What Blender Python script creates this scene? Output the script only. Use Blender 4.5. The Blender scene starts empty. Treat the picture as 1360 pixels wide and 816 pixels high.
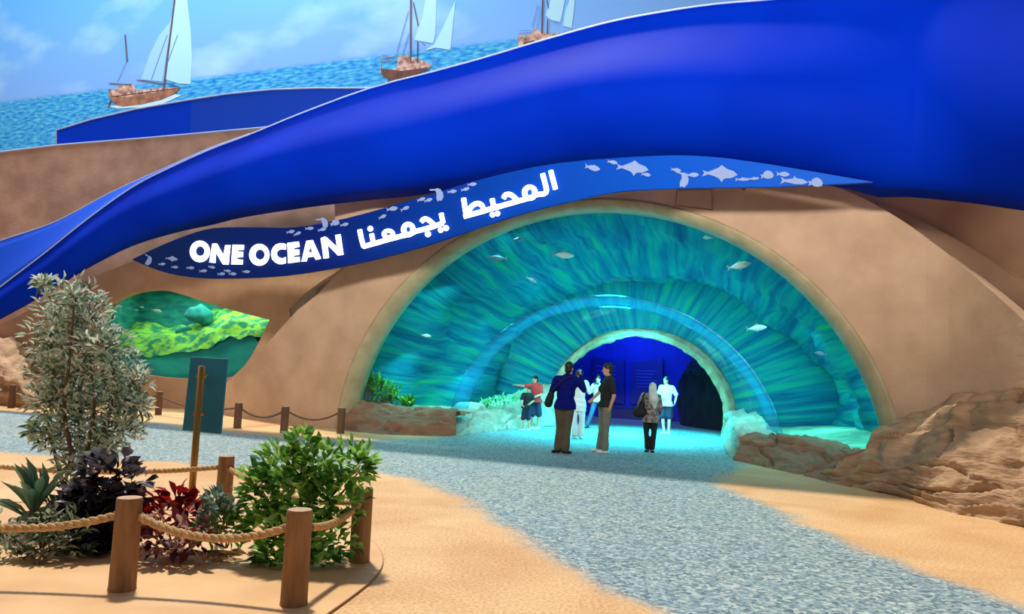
import bpy, bmesh, math, random
import numpy as np
from mathutils import Vector, Matrix, Euler, noise

scene = bpy.context.scene
COL = scene.collection
random.seed(7)
PI = math.pi

# ------------------------------------------------------------------ camera
FPX, PITCH, ROLL, EYE = 1000.0, math.atan(.087), math.radians(2.5), 1.5
CAM = Vector((0, 0, EYE))
FW = Vector((0, math.cos(PITCH), math.sin(PITCH)))
_r0 = Vector((1, 0, 0)); _u0 = Vector((0, -math.sin(PITCH), math.cos(PITCH)))
RT = _r0 * math.cos(ROLL) + _u0 * math.sin(ROLL)
UP = _u0 * math.cos(ROLL) - _r0 * math.sin(ROLL)
cam_d = bpy.data.cameras.new('camera'); cam_d.sensor_width = 36; cam_d.lens = 36 * FPX / 1360
cam_d.clip_start = .05; cam_d.clip_end = 300
cam = bpy.data.objects.new('camera', cam_d); COL.objects.link(cam)
cam.matrix_world = Matrix(((RT.x, UP.x, -FW.x, 0), (RT.y, UP.y, -FW.y, 0), (RT.z, UP.z, -FW.z, EYE), (0, 0, 0, 1)))
scene.camera = cam

# ------------------------------------------------------------------ light and exposure
world = bpy.data.worlds.new('world'); scene.world = world; world.use_nodes = True
bgn = world.node_tree.nodes['Background']
bgn.inputs[0].default_value = (.92, .95, 1, 1); bgn.inputs[1].default_value = .22
vs = scene.view_settings
vs.view_transform = 'Standard'; vs.look = 'None'; vs.exposure = 0.0; vs.gamma = 1; vs.use_curve_mapping = False


def add_light(name, kind, loc, target=None, energy=100, color=(1, 1, 1), size=1, size_y=None, angle=None, spot=None):
    d = bpy.data.lights.new(name, kind); d.energy = energy; d.color = color
    if kind == 'AREA':
        d.size = size
        if size_y: d.shape = 'RECTANGLE'; d.size_y = size_y
    elif kind == 'SUN':
        d.angle = angle or .05
    else:
        d.shadow_soft_size = size
        if kind == 'SPOT': d.spot_size = spot or 1.2; d.spot_blend = .6
    o = bpy.data.objects.new(name, d); COL.objects.link(o); o.location = loc
    if target is not None:
        o.rotation_euler = (Vector(target) - Vector(loc)).to_track_quat('-Z', 'Y').to_euler()
    return o


SUN = add_light('hall_light', 'SUN', (0, 10, 30), (3.6, 2.6, 9), 3.6, (1, .93, .82), angle=.07)
# washers high on the opposite side of the hall, aimed at the facade
add_light('facade_washer', 'AREA', (-2, -6, 9.5), (1, 16, 7.8), 860, (1, .95, .88), 18, 2).data.spread = math.radians(52)
# unseen area light added to brighten the painted backdrop
add_light('mural_fill', 'AREA', (-12, 24, 26), (-14, 34, 12), 8600, (.93, .97, 1), 50, 2)


# ------------------------------------------------------------------ helpers
def lin(c):
    return tuple(((v / 255) / 12.92 if v / 255 <= .04045 else ((v / 255 + .055) / 1.055) ** 2.4) for v in c[:3]) + (1.0,)


def ray(px, py):
    return FW + RT * ((px - 680) / FPX) - UP * ((py - 408) / FPX)


def ground(px, py, z=0.0):
    d = ray(px, py); return CAM + d * ((z - EYE) / d.z)


def at_depth(px, py, Y):
    d = ray(px, py); return CAM + d * (Y / d.y)


def on_plane(px, py, O, n):
    d = ray(px, py); return CAM + d * ((Vector(O) - CAM).dot(n) / d.dot(n))


def new_mat(name):
    m = bpy.data.materials.new(name); m.use_nodes = True
    nt = m.node_tree; return m, nt, nt.nodes['Principled BSDF'], nt.nodes, nt.links


def mat(name, col, rough=.7, col2=None, nscale=4, contrast=(.35, .65), bump=0, bscale=40, metal=0, spec=.5, coat=0, emit=None, estr=0, detail=6, stretch=None):
    m, nt, b, N, L = new_mat(name)
    b.inputs['Base Color'].default_value = lin(col); b.inputs['Roughness'].default_value = rough
    b.inputs['Metallic'].default_value = metal; b.inputs['Specular IOR Level'].default_value = spec
    b.inputs['Coat Weight'].default_value = coat
    tc = N.new('ShaderNodeTexCoord'); src = tc.outputs['Object']
    if stretch:
        mp = N.new('ShaderNodeMapping'); mp.inputs['Scale'].default_value = stretch
        L.new(src, mp.inputs[0]); src = mp.outputs[0]
    if col2:
        n = N.new('ShaderNodeTexNoise'); n.inputs['Scale'].default_value = nscale; n.inputs['Detail'].default_value = detail
        L.new(src, n.inputs['Vector'])
        r = N.new('ShaderNodeValToRGB'); r.color_ramp.elements[0].position, r.color_ramp.elements[1].position = contrast
        r.color_ramp.elements[0].color = lin(col); r.color_ramp.elements[1].color = lin(col2)
        L.new(n.outputs['Fac'], r.inputs[0]); L.new(r.outputs[0], b.inputs['Base Color'])
    if bump:
        n2 = N.new('ShaderNodeTexNoise'); n2.inputs['Scale'].default_value = bscale; n2.inputs['Detail'].default_value = 8
        L.new(src, n2.inputs['Vector'])
        bp = N.new('ShaderNodeBump'); bp.inputs['Strength'].default_value = bump; bp.inputs['Distance'].default_value = .05
        L.new(n2.outputs['Fac'], bp.inputs['Height']); L.new(bp.outputs[0], b.inputs['Normal'])
    if emit:
        b.inputs['Emission Color'].default_value = lin(emit); b.inputs['Emission Strength'].default_value = estr
    return m


def leaf_mat(name, cols, rough=.5, spec=.4, trans=.25):
    """per-leaf colour from the mesh attribute 'tint' (0..1)"""
    m, nt, b, N, L = new_mat(name)
    a = N.new('ShaderNodeAttribute'); a.attribute_name = 'tint'
    oi = N.new('ShaderNodeObjectInfo')
    ad = N.new('ShaderNodeMath'); ad.operation = 'ADD'; L.new(a.outputs['Fac'], ad.inputs[0])
    mu = N.new('ShaderNodeMath'); mu.operation = 'MULTIPLY'; mu.inputs[1].default_value = .0
    L.new(oi.outputs['Random'], mu.inputs[0]); L.new(mu.outputs[0], ad.inputs[1])
    r = N.new('ShaderNodeValToRGB'); els = r.color_ramp.elements
    while len(els) < len(cols): els.new(.5)
    for i, c in enumerate(cols):
        els[i].position = i / (len(cols) - 1); els[i].color = lin(c)
    L.new(ad.outputs[0], r.inputs[0]); L.new(r.outputs[0], b.inputs['Base Color'])
    b.inputs['Roughness'].default_value = rough; b.inputs['Specular IOR Level'].default_value = spec
    tl = N.new('ShaderNodeBsdfTranslucent'); L.new(r.outputs[0], tl.inputs[0]); ms = N.new('ShaderNodeMixShader'); ms.inputs[0].default_value = trans + .1
    L.new(b.outputs[0], ms.inputs[1]); L.new(tl.outputs[0], ms.inputs[2]); L.new(ms.outputs[0], N['Material Output'].inputs[0])
    return m


def tag(o, label=None, cat=None, group=None, kind=None):
    if label: o['label'] = label
    if cat: o['category'] = cat
    if group: o['group'] = group
    if kind: o['kind'] = kind
    return o


def empty(name, loc=(0, 0, 0)):
    o = bpy.data.objects.new(name, None); COL.objects.link(o); o.location = loc; o.empty_display_size = .1
    return o


def link(name, me, material=None, parent=None, smooth=True):
    """mesh with vertices in world space; parented parts keep their world place"""
    if material is not None:
        me.materials.clear(); me.materials.append(material)
    if smooth and len(me.polygons): me.polygons.foreach_set('use_smooth', [True] * len(me.polygons))
    o = bpy.data.objects.new(name, me); COL.objects.link(o)
    if parent is not None:
        o.parent = parent
        w = parent.matrix_basis.copy()
        if parent.parent: w = parent.parent.matrix_basis @ parent.matrix_parent_inverse @ w
        o.matrix_parent_inverse = w.inverted()
    return o


def mesh(name, verts, faces):
    me = bpy.data.meshes.new(name); me.from_pydata([tuple(v) for v in verts], [], faces); me.update(); return me


def from_bm(name, bm):
    me = bpy.data.meshes.new(name); bm.to_mesh(me); bm.free(); return me


def obj(name, verts, faces, material=None, parent=None, smooth=True):
    return link(name, mesh(name, verts, faces), material, parent, smooth)


def catmull(pts, n):
    P = [Vector(p) for p in pts]; P = [P[0] * 2 - P[1]] + P + [P[-1] * 2 - P[-2]]; out = []
    for i in range(1, len(P) - 2):
        a, b, c, d = P[i - 1:i + 3]
        for k in range(n):
            t = k / n
            out.append(.5 * ((2 * b) + (c - a) * t + (2 * a - 5 * b + 4 * c - d) * t * t + (3 * b - 3 * c + d - a) * t ** 3))
    out.append(P[-2].copy()); return out


def tube_data(pts, radii, sides=8, cap=True):
    pts = [Vector(p) for p in pts]
    if not hasattr(radii, '__len__'): radii = [radii] * len(pts)
    V, Fc = [], []; up = None
    for i, p in enumerate(pts):
        t = (pts[min(i + 1, len(pts) - 1)] - pts[max(i - 1, 0)]).normalized()
        if up is None:
            up = Vector((0, 0, 1)) if abs(t.z) < .9 else Vector((1, 0, 0))
        x = t.cross(up).normalized(); y = x.cross(t).normalized(); up = y
        for k in range(sides):
            a = 2 * PI * k / sides; V.append(p + (x * math.cos(a) + y * math.sin(a)) * radii[i])
    for i in range(len(pts) - 1):
        for k in range(sides):
            k2 = (k + 1) % sides
            Fc.append((i * sides + k, i * sides + k2, (i + 1) * sides + k2, (i + 1) * sides + k))
    if cap:
        Fc.append(tuple(range(sides))[::-1]); Fc.append(tuple((len(pts) - 1) * sides + k for k in range(sides)))
    return V, Fc


def merge(*parts):
    V, Fc = [], []
    for v, f in parts:
        o = len(V); V += list(v); Fc += [tuple(i + o for i in q) for q in f]
    return V, Fc


def box_data(c, s, rot=None):
    c = Vector(c); h = Vector(s) / 2; V = []
    for dz in (-1, 1):
        for dx, dy in ((-1, -1), (1, -1), (1, 1), (-1, 1)):
            p = Vector((dx * h.x, dy * h.y, dz * h.z)); V.append(c + (rot @ p if rot else p))
    return V, [(0, 3, 2, 1), (4, 5, 6, 7), (0, 1, 5, 4), (1, 2, 6, 5), (2, 3, 7, 6), (3, 0, 4, 7)]


def bevel_obj(o, w=.01, seg=2):
    m = o.modifiers.new('bevel', 'BEVEL'); m.width = w; m.segments = seg; m.limit_method = 'ANGLE'; return o


# ------------------------------------------------------------------ plans of the curved walls
class Plan:
    def __init__(s, pts, n=8):
        c = catmull([(x, y, 0) for x, y in pts], n); s.P = c; s.S = [0.0]
        for a, b in zip(c, c[1:]): s.S.append(s.S[-1] + (b - a).length)
        s.N = []
        for i in range(len(c)):
            t = (c[min(i + 1, len(c) - 1)] - c[max(i - 1, 0)]).normalized(); s.N.append(Vector((t.y, -t.x, 0)))

    def pos(s, u, z, off=0.0):
        i = int(np.clip(np.searchsorted(s.S, u) - 1, 0, len(s.P) - 2))
        t = (u - s.S[i]) / (s.S[i + 1] - s.S[i])
        p = s.P[i].lerp(s.P[i + 1], t); n = s.N[i].lerp(s.N[i + 1], min(max(t, 0), 1))
        return Vector((p.x + n.x * off, p.y + n.y * off, z))

    def hit(s, px, py, off=0.0):
        d = ray(px, py); best = None
        for i in range(len(s.P) - 1):
            a = s.P[i] + s.N[i] * off; b = s.P[i + 1] + s.N[i + 1] * off; e = b - a
            det = d.x * (-e.y) + e.x * d.y
            if abs(det) < 1e-9: continue
            t = (a.x * (-e.y) + e.x * a.y) / det
            k = (d.x * a.y - d.y * a.x) / det
            lo = -1e-6 if i else -50; hi = 1 + 1e-6 if i < len(s.P) - 2 else 50
            if t > 0 and lo <= k <= hi and (best is None or t < best[0]):
                best = (t, s.S[i] + k * (s.S[i + 1] - s.S[i]))
        t, u = best; return u, EYE + d.z * t

    def xyz(s, px, py, off=0.0):
        u, z = s.hit(px, py, off); return s.pos(u, z, off)


AXA = math.radians(23)
AD = Vector((math.cos(AXA), -math.sin(AXA), 0)); AN = Vector((math.sin(AXA), math.cos(AXA), 0)); AO = Vector((1.86, 15.5, 0))


def arch_pt(u, t, z): return AO + AD * u + AN * t + Vector((0, 0, z))


_straight = [tuple((AO + AD * u)[:2]) for u in (-6.2, -4.5, -3, -1.5, 0, 1.5, 3, 4.5, 5.9)]
_right = [(8.0, 12.2), (8.3, 11.1), (8.45, 10), (8.55, 8.5), (8.6, 6.5), (8.6, 4)]
DUNE = Plan([(-11.0, 23.7), (-9.6, 22.6), (-8.0, 21.1), (-6.3, 19.5)] + _straight + _right)
RIB = Plan([(-30, 24.6), (-24, 23.0), (-19, 21.7), (-14, 20.6), (-9, 19.5)] + _straight + _right)
LEFT = Plan([(-34, 24.4), (-24, 23.6), (-16, 23.0), (-10, 22.6), (-5, 22.4), (-2, 22.3)])
BACK = Plan([(-44, 29.5), (-28, 27.3), (-16, 26.2), (-8, 25.6), (-3, 25.3)])


def densify(poly, step=14, closed=True):
    out = []; n = len(poly)
    for i in range(n if closed else n - 1):
        a, b = poly[i], poly[(i + 1) % n]; k = max(1, int(math.hypot(b[0] - a[0], b[1] - a[1]) / step))
        for j in range(k): out.append((a[0] + (b[0] - a[0]) * j / k, a[1] + (b[1] - a[1]) * j / k))
    if not closed: out.append(poly[-1])
    return out


def smooth_poly(poly, n=4):
    return [(p.x, p.y) for p in catmull([(x, y, 0) for x, y in poly], n)]


def patch(name, plan, outline, holes=(), off=0.0, thick=.25, material=None, parent=None, cut=.45, rough=0.0, clampz=0.0, holes_uz=()):
    """a filled outline (pixels turned into wall coordinates) laid on a curved wall, with thickness going back"""
    def conv(poly):
        r = []
        for x, y in densify(poly):
            u, z = plan.hit(x, y, off); r.append((u, max(z, clampz)))
        q = [r[0]]
        for p in r[1:]:
            if math.hypot(p[0] - q[-1][0], p[1] - q[-1][1]) > .01: q.append(p)
        return q
    bm = bmesh.new()
    def loop(pp):
        vs_ = [bm.verts.new((u, z, 0)) for u, z in pp]
        for a, b in zip(vs_, vs_[1:] + vs_[:1]): bm.edges.new((a, b))
    loops = [conv(outline)] + [conv(h) for h in holes] + [list(h) for h in holes_uz]
    for l in loops: loop(l)
    bmesh.ops.triangle_fill(bm, use_beauty=True, use_dissolve=False, edges=bm.edges[:])
    us = [v.co.x for v in bm.verts]; zs = [v.co.y for v in bm.verts]
    for ax, lo, hi in ((0, min(us), max(us)), (1, min(zs), max(zs))):
        c = lo + cut
        while c < hi:
            bmesh.ops.bisect_plane(bm, geom=bm.verts[:] + bm.edges[:] + bm.faces[:], dist=1e-4,
                                   plane_co=(c, 0, 0) if ax == 0 else (0, c, 0), plane_no=(1, 0, 0) if ax == 0 else (0, 1, 0))
            c += cut
    bm.normal_update()
    for f in bm.faces:
        if f.normal.z < 0: f.normal_flip()
    for v in bm.verts:
        u, z = v.co.x, v.co.y
        o = off + (noise.noise(Vector((u * .6, z * .6, 3.3))) * rough if rough else 0)
        v.co = plan.pos(u, z, o)
    me = from_bm(name, bm)
    ob = link(name, me, material, parent, smooth=False)
    if thick:
        so = ob.modifiers.new('thickness', 'SOLIDIFY'); so.thickness = thick; so.offset = -1
    return ob


# ------------------------------------------------------------------ materials
def sand_plaster(name, c1, c2):
    m = mat(name, c1, .85, c2, 1.1, (.35, .68), bump=.25, bscale=9, detail=9); return m


M = {}
M['dune'] = sand_plaster('sand_plaster', (182, 150, 122), (204, 172, 142))
M['wallL'] = sand_plaster('window_wall_plaster', (180, 142, 108), (202, 164, 128))
M['wallB'] = sand_plaster('mauve_plaster', (160, 126, 114), (196, 160, 144))
M['wallR'] = sand_plaster('right_plaster', (166, 128, 100), (190, 150, 118))
M['lip'] = mat('arch_lip', (158, 146, 112), .6, (178, 164, 128), 3, bump=.1, bscale=12)
M['blue'] = mat('blue_lacquer', (0, 38, 172), .6, (0, 44, 184), .5, spec=.02, detail=2)
M['blue_lit'] = mat('blue_lit', (10, 84, 240), .3, spec=.25)  # lighter copy of the ribbon blue, its brighter light painted in
M['trim'] = mat('pale_trim', (170, 190, 235), .4)
M['rock'] = mat('sandstone', (156, 120, 88), .9, (198, 160, 122), 3, (.3, .7), bump=.6, bscale=10, stretch=(1, 1, 3.2), detail=10)
M['rock_red'] = mat('red_sandstone', (128, 88, 66), .9, (160, 116, 90), 3, (.3, .7), bump=.6, bscale=10, stretch=(1, 1, 3), detail=10)
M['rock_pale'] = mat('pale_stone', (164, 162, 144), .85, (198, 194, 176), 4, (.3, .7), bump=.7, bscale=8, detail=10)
M['white_lit'] = mat('lit_letter', (255, 255, 250), .5, emit=(255, 255, 246), estr=1.3)
M['fish_print'] = mat('fish_print', (134, 158, 210), .6)
M['wood'] = mat('bollard_wood', (126, 88, 56), .65, (156, 114, 74), 3, bump=.25, bscale=14, stretch=(6, 6, 1))
M['wood_top'] = mat('bollard_top', (200, 165, 130), .7, (180, 146, 112), 8)
M['rope'] = mat('rope_fibre', (176, 138, 92), .9, (206, 170, 122), 30, bump=.3, bscale=90)
M['gold'] = mat('gold_post', (150, 112, 52), .35, metal=.55)
M['board'] = mat('teal_board', (10, 104, 140), .5, (12, 114, 150), 3)
M['skin'] = mat('skin', (196, 150, 122), .6)
M['bark'] = mat('bark', (92, 72, 56), .9, (120, 98, 78), 12, bump=.3)


# painted backdrop: sea and sky print
def mural_mat(zh):
    m, nt, b, N, L = new_mat('sea_and_sky_print')
    tc = N.new('ShaderNodeTexCoord'); sep = N.new('ShaderNodeSeparateXYZ'); L.new(tc.outputs['UV'], sep.inputs[0])
    # uv in metres: x along the wall, y height above the painted horizon
    cl = N.new('ShaderNodeTexNoise'); cl.inputs['Scale'].default_value = .16; cl.inputs['Detail'].default_value = 5
    mp = N.new('ShaderNodeMapping'); mp.inputs['Scale'].default_value = (1, 1.9, 1); L.new(tc.outputs['UV'], mp.inputs[0]); L.new(mp.outputs[0], cl.inputs['Vector'])
    sky = N.new('ShaderNodeValToRGB'); e = sky.color_ramp.elements
    e[0].position = 0; e[0].color = lin((128, 178, 248)); e[1].position = 1; e[1].color = lin((82, 180, 252))
    k = e.new(.35); k.color = lin((112, 180, 250))
    mr = N.new('ShaderNodeMapRange'); mr.inputs[2].default_value = 9; L.new(sep.outputs['Y'], mr.inputs[0]); L.new(mr.outputs[0], sky.inputs[0])
    cr = N.new('ShaderNodeValToRGB'); cr.color_ramp.elements[0].position = .52; cr.color_ramp.elements[1].position = .75
    L.new(cl.outputs['Fac'], cr.inputs[0])
    mx = N.new('ShaderNodeMix'); mx.data_type = 'RGBA'; L.new(cr.outputs[0], mx.inputs[0]); L.new(sky.outputs[0], mx.inputs[6]); mx.inputs[7].default_value = lin((176, 222, 255))
    wv = N.new('ShaderNodeTexNoise'); wv.inputs['Scale'].default_value = 4.2; wv.inputs['Detail'].default_value = 7
    mp2 = N.new('ShaderNodeMapping'); mp2.inputs['Scale'].default_value = (.6, 2.2, 1); L.new(tc.outputs['UV'], mp2.inputs[0]); L.new(mp2.outputs[0], wv.inputs['Vector'])
    sea = N.new('ShaderNodeValToRGB'); sea.color_ramp.elements[0].position = .36; sea.color_ramp.elements[1].position = .7
    sea.color_ramp.elements[0].color = lin((22, 128, 214)); sea.color_ramp.elements[1].color = lin((104, 204, 240))
    L.new(wv.outputs['Fac'], sea.inputs[0])
    st = N.new('ShaderNodeMapRange'); st.inputs[1].default_value = -.12; st.inputs[2].default_value = .12; L.new(sep.outputs['Y'], st.inputs[0])
    m2 = N.new('ShaderNodeMix'); m2.data_type = 'RGBA'; L.new(st.outputs[0], m2.inputs[0]); L.new(sea.outputs[0], m2.inputs[6]); L.new(mx.outputs[2], m2.inputs[7])
    L.new(m2.outputs[2], b.inputs['Base Color']); b.inputs['Roughness'].default_value = .8; b.inputs['Specular IOR Level'].default_value = .1
    return m


# ------------------------------------------------------------------ floor
path_px = [(-60, 541), (0, 546), (130, 556), (210, 563), (330, 577), (470, 586), (580, 583), (700, 560), (820, 545), (960, 566), (1000, 600),
           (975, 626), (940, 640), (1000, 664), (1100, 712), (1200, 752), (1300, 788), (1400, 822),
           (1600, 1000), (1300, 1400), (1000, 900), (885, 818), (800, 778), (735, 742), (680, 704), (620, 664), (560, 640), (500, 627), (400, 624), (330, 622), (200, 612), (60, 606), (0, 600), (-120, 590)]
path_xy = np.array([tuple(ground(x, y)[:2]) for x, y in densify(path_px, 30)])


def poly_sd(pts, poly):
    a = poly; b = np.roll(poly, -1, 0); dmin = np.full(len(pts), 1e9); ins = np.zeros(len(pts), bool)
    for p, q in zip(a, b):
        e = q - p; w = pts - p; t = np.clip((w @ e) / max(e @ e, 1e-9), 0, 1)
        d = np.hypot(*(w - t[:, None] * e).T); dmin = np.minimum(dmin, d)
        c = ((p[1] <= pts[:, 1]) & (q[1] > pts[:, 1])) | ((q[1] <= pts[:, 1]) & (p[1] > pts[:, 1]))
        with np.errstate(divide='ignore', invalid='ignore'):
            xi = p[0] + (pts[:, 1] - p[1]) / (q[1] - p[1]) * e[0]
        ins ^= c & (pts[:, 0] < xi)
    return np.where(ins, dmin, -dmin)


def make_floor():
    xs = np.concatenate([np.linspace(-36, -15, 30), np.linspace(-14.8, 9, 180), np.linspace(9.3, 16, 16)])
    ys = np.concatenate([np.linspace(-4, 2, 12), np.linspace(2.1, 22, 200), np.linspace(22.3, 34, 40)])
    X, Y = np.meshgrid(xs, ys); nx, ny = len(xs), len(ys)
    V = np.stack([X.ravel(), Y.ravel(), np.zeros(nx * ny)], 1)
    i = np.arange(nx * ny).reshape(ny, nx)
    Fq = np.stack([i[:-1, :-1], i[:-1, 1:], i[1:, 1:], i[1:, :-1]], -1).reshape(-1, 4)
    me = bpy.data.meshes.new('floor'); me.from_pydata(V.tolist(), [], Fq.tolist())
    sd = poly_sd(V[:, :2], path_xy)
    w = .22 + .02 * np.clip(V[:, 1], 0, 20)
    v = np.clip(.5 + sd / (2 * w), 0, 1)
    a = me.attributes.new('path', 'FLOAT', 'POINT'); a.data.foreach_set('value', v.astype(np.float32))
    m, nt, b, N, L = new_mat('floor_concrete')
    at = N.new('ShaderNodeAttribute'); at.attribute_name = 'path'; tc = N.new('ShaderNodeTexCoord')
    n1 = N.new('ShaderNodeTexNoise'); n1.inputs['Scale'].default_value = 1.6; n1.inputs['Detail'].default_value = 8; L.new(tc.outputs['Object'], n1.inputs[0])
    ad = N.new('ShaderNodeMath'); ad.operation = 'MULTIPLY_ADD'; L.new(n1.outputs['Fac'], ad.inputs[0]); ad.inputs[1].default_value = .7; 
    sb = N.new('ShaderNodeMath'); sb.operation = 'SUBTRACT'; L.new(at.outputs['Fac'], sb.inputs[0]); sb.inputs[1].default_value = .35; L.new(sb.outputs[0], ad.inputs[2])
    rp = N.new('ShaderNodeValToRGB'); rp.color_ramp.elements[0].position = .22; rp.color_ramp.elements[1].position = .72; rp.color_ramp.interpolation = 'EASE'
    L.new(ad.outputs[0], rp.inputs[0])
    # sand coloured concrete
    n2 = N.new('ShaderNodeTexNoise'); n2.inputs['Scale'].default_value = .9; n2.inputs['Detail'].default_value = 9; n2.inputs['Distortion'].default_value = .8; L.new(tc.outputs['Object'], n2.inputs[0])
    sc = N.new('ShaderNodeValToRGB'); sc.color_ramp.elements[0].position = .3; sc.color_ramp.elements[1].position = .7
    sc.color_ramp.elements[0].color = lin((218, 168, 114)); sc.color_ramp.elements[1].color = lin((238, 198, 144)); L.new(n2.outputs['Fac'], sc.inputs[0])
    # blue exposed aggregate
    vo = N.new('ShaderNodeTexVoronoi'); vo.inputs['Scale'].default_value = 34; L.new(tc.outputs['Object'], vo.inputs['Vector'])
    sx = N.new('ShaderNodeSeparateColor'); L.new(vo.outputs['Color'], sx.inputs[0])
    ag = N.new('ShaderNodeValToRGB'); els = ag.color_ramp.elements
    els[0].position = 0; els[0].color = lin((92, 110, 120)); els[1].position = 1; els[1].color = lin((212, 216, 206))
    k = els.new(.35); k.color = lin((134, 154, 162)); k = els.new(.7); k.color = lin((168, 182, 182)); L.new(sx.outputs[0], ag.inputs[0])
    n3 = N.new('ShaderNodeTexNoise'); n3.inputs['Scale'].default_value = .7; L.new(tc.outputs['Object'], n3.inputs[0])
    tint = N.new('ShaderNodeMix'); tint.data_type = 'RGBA'; tint.blend_type = 'MULTIPLY'; tint.inputs[0].default_value = 1
    tr = N.new('ShaderNodeValToRGB'); tr.color_ramp.elements[0].color = lin((214, 230, 240)); tr.color_ramp.elements[1].color = lin((245, 248, 240)); L.new(n3.outputs['Fac'], tr.inputs[0])
    L.new(ag.outputs[0], tint.inputs[6]); L.new(tr.outputs[0], tint.inputs[7])
    n5 = N.new('ShaderNodeTexNoise'); n5.inputs['Scale'].default_value = 38; n5.inputs['Detail'].default_value = 6; L.new(tc.outputs['Object'], n5.inputs[0])
    gr = N.new('ShaderNodeValToRGB'); gr.color_ramp.elements[0].position = .35; gr.color_ramp.elements[1].position = .6; gr.color_ramp.elements[0].color = lin((222, 214, 204)); gr.color_ramp.elements[1].color = lin((255, 255, 255)); L.new(n5.outputs['Fac'], gr.inputs[0])
    sg_ = N.new('ShaderNodeMix'); sg_.data_type = 'RGBA'; sg_.blend_type = 'MULTIPLY'; sg_.inputs[0].default_value = 1; L.new(sc.outputs[0], sg_.inputs[6]); L.new(gr.outputs[0], sg_.inputs[7])
    mx = N.new('ShaderNodeMix'); mx.data_type = 'RGBA'; L.new(rp.outputs[0], mx.inputs[0]); L.new(sg_.outputs[2], mx.inputs[6]); L.new(tint.outputs[2], mx.inputs[7])
    L.new(mx.outputs[2], b.inputs['Base Color']); b.inputs['Roughness'].default_value = .62; b.inputs['Specular IOR Level'].default_value = .35
    n4 = N.new('ShaderNodeTexNoise'); n4.inputs['Scale'].default_value = 22; n4.inputs['Detail'].default_value = 8; L.new(tc.outputs['Object'], n4.inputs[0])
    bp = N.new('ShaderNodeBump'); bp.inputs['Strength'].default_value = .22; bp.inputs['Distance'].default_value = .03; L.new(n4.outputs['Fac'], bp.inputs['Height']); L.new(bp.outputs[0], b.inputs['Normal'])
    M['floor'] = m
    tag(link('floor', me, m, smooth=False), kind='structure')
    # sand concrete alone, for the planting bed slab
    M['sandc'] = mat('sand_concrete', (210, 160, 108), .65, (232, 190, 138), 1.2, (.3, .7), bump=.25, bscale=14, detail=9)


make_floor()

# ------------------------------------------------------------------ walls of the facade
ARC = dict(uc=-.41, zc=-.33, a=5.73, b=5.34)          # glass edge
def arc_uz(a, b, uc, zc, n=48, z0=.0):
    out = []
    a0 = math.asin(min(1, (z0 - zc) / b))
    for i in range(n + 1):
        t = a0 + (PI - 2 * a0) * i / n; out.append((uc + a * math.cos(t), zc + b * math.sin(t)))
    return out


def dune_u(u): return U0 + u
U0 = DUNE.hit(*(lambda p: p)((793.28, 598.45)))[0]     # arc length of the arch plane's origin
lip_out = arc_uz(6.02, 5.55, -.40, -.33, 60, 0)
hole = [(U0 + u, z) for u, z in lip_out]
# the hole runs down to the floor: fold it into the outline of the wall
dune_px = [(462, 352), (442, 370), (423, 390), (394, 413), (376, 433), (359, 452), (335, 476), (310, 500), (285, 522), (262, 545), (250, 560), (250, 640)]


def dune_wall():
    left = [DUNE.hit(x, y) for x, y in densify(dune_px, 12, False)]
    left = [(u, max(z, 0)) for u, z in left]
    right = [DUNE.hit(x, y) for x, y in densify(smooth_poly([(1060, 236), (1100, 246), (1130, 256), (1170, 276), (1210, 301), (1250, 331), (1300, 372), (1360, 426), (1420, 490), (1500, 590)]), 12, False)]
    right = [(u, max(z, 0)) for u, z in right if z > 0]
    top = [DUNE.hit(x, y) for x, y in densify([(1055, 130), (1000, 90), (800, 95), (600, 140), (490, 195), (444, 262), (446, 320)], 20, False)]
    ul = hole[-1][0]; ur = hole[0][0]
    out = left + [(ul, 0)] + hole[::-1][1:] + [(right[-1][0] + .2, 0)] + right[::-1] + top
    bm = bmesh.new(); q = [out[0]]
    for p in out[1:]:
        if math.hypot(p[0] - q[-1][0], p[1] - q[-1][1]) > .02: q.append(p)
    vs_ = [bm.verts.new((u, z, 0)) for u, z in q]
    for a, b in zip(vs_, vs_[1:] + vs_[:1]): bm.edges.new((a, b))
    bmesh.ops.triangle_fill(bm, use_beauty=True, edges=bm.edges[:])
    for ax in (0, 1):
        lo = min(v.co[ax] for v in bm.verts); hi = max(v.co[ax] for v in bm.verts); c = lo + .35
        while c < hi:
            bmesh.ops.bisect_plane(bm, geom=bm.verts[:] + bm.edges[:] + bm.faces[:], dist=1e-4, plane_co=(c, c, 0), plane_no=(1 - ax, ax, 0)); c += .35
    bm.normal_update()
    for f in bm.faces:
        if f.normal.z < 0: f.normal_flip()
    for v in bm.verts: v.co = DUNE.pos(v.co.x, v.co.y, 0)
    o = link('wall_front', from_bm('wall_front', bm), M['dune'], smooth=False)
    s = o.modifiers.new('thickness', 'SOLIDIFY'); s.thickness = .3; s.offset = -1
    tag(o, kind='structure'); return o


WALL_FRONT = dune_wall()
# chamfered lip around the arch
lo = arc_uz(6.03, 5.56, -.40, -.33, 64, 0); li = arc_uz(5.73, 5.34, -.41, -.33, 64, 0); lm = arc_uz(5.95, 5.5, -.40, -.33, 64, 0)
V = []
for i in range(65):
    V += [arch_pt(lo[i][0], -.02, lo[i][1]), arch_pt(lm[i][0], -.06, lm[i][1]), arch_pt(li[i][0], .30, li[i][1]), arch_pt(li[i][0], .48, li[i][1]), arch_pt(lo[i][0], .48, lo[i][1])]
Fc = [(i * 5 + k, i * 5 + (k + 1) % 5, i * 5 + 5 + (k + 1) % 5, i * 5 + 5 + k) for i in range(64) for k in range(5)]
lip = obj('trim_1', V, Fc, M['lip']); tag(lip, 'olive beige rounded lip framing the tunnel arch', kind='structure')

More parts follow.
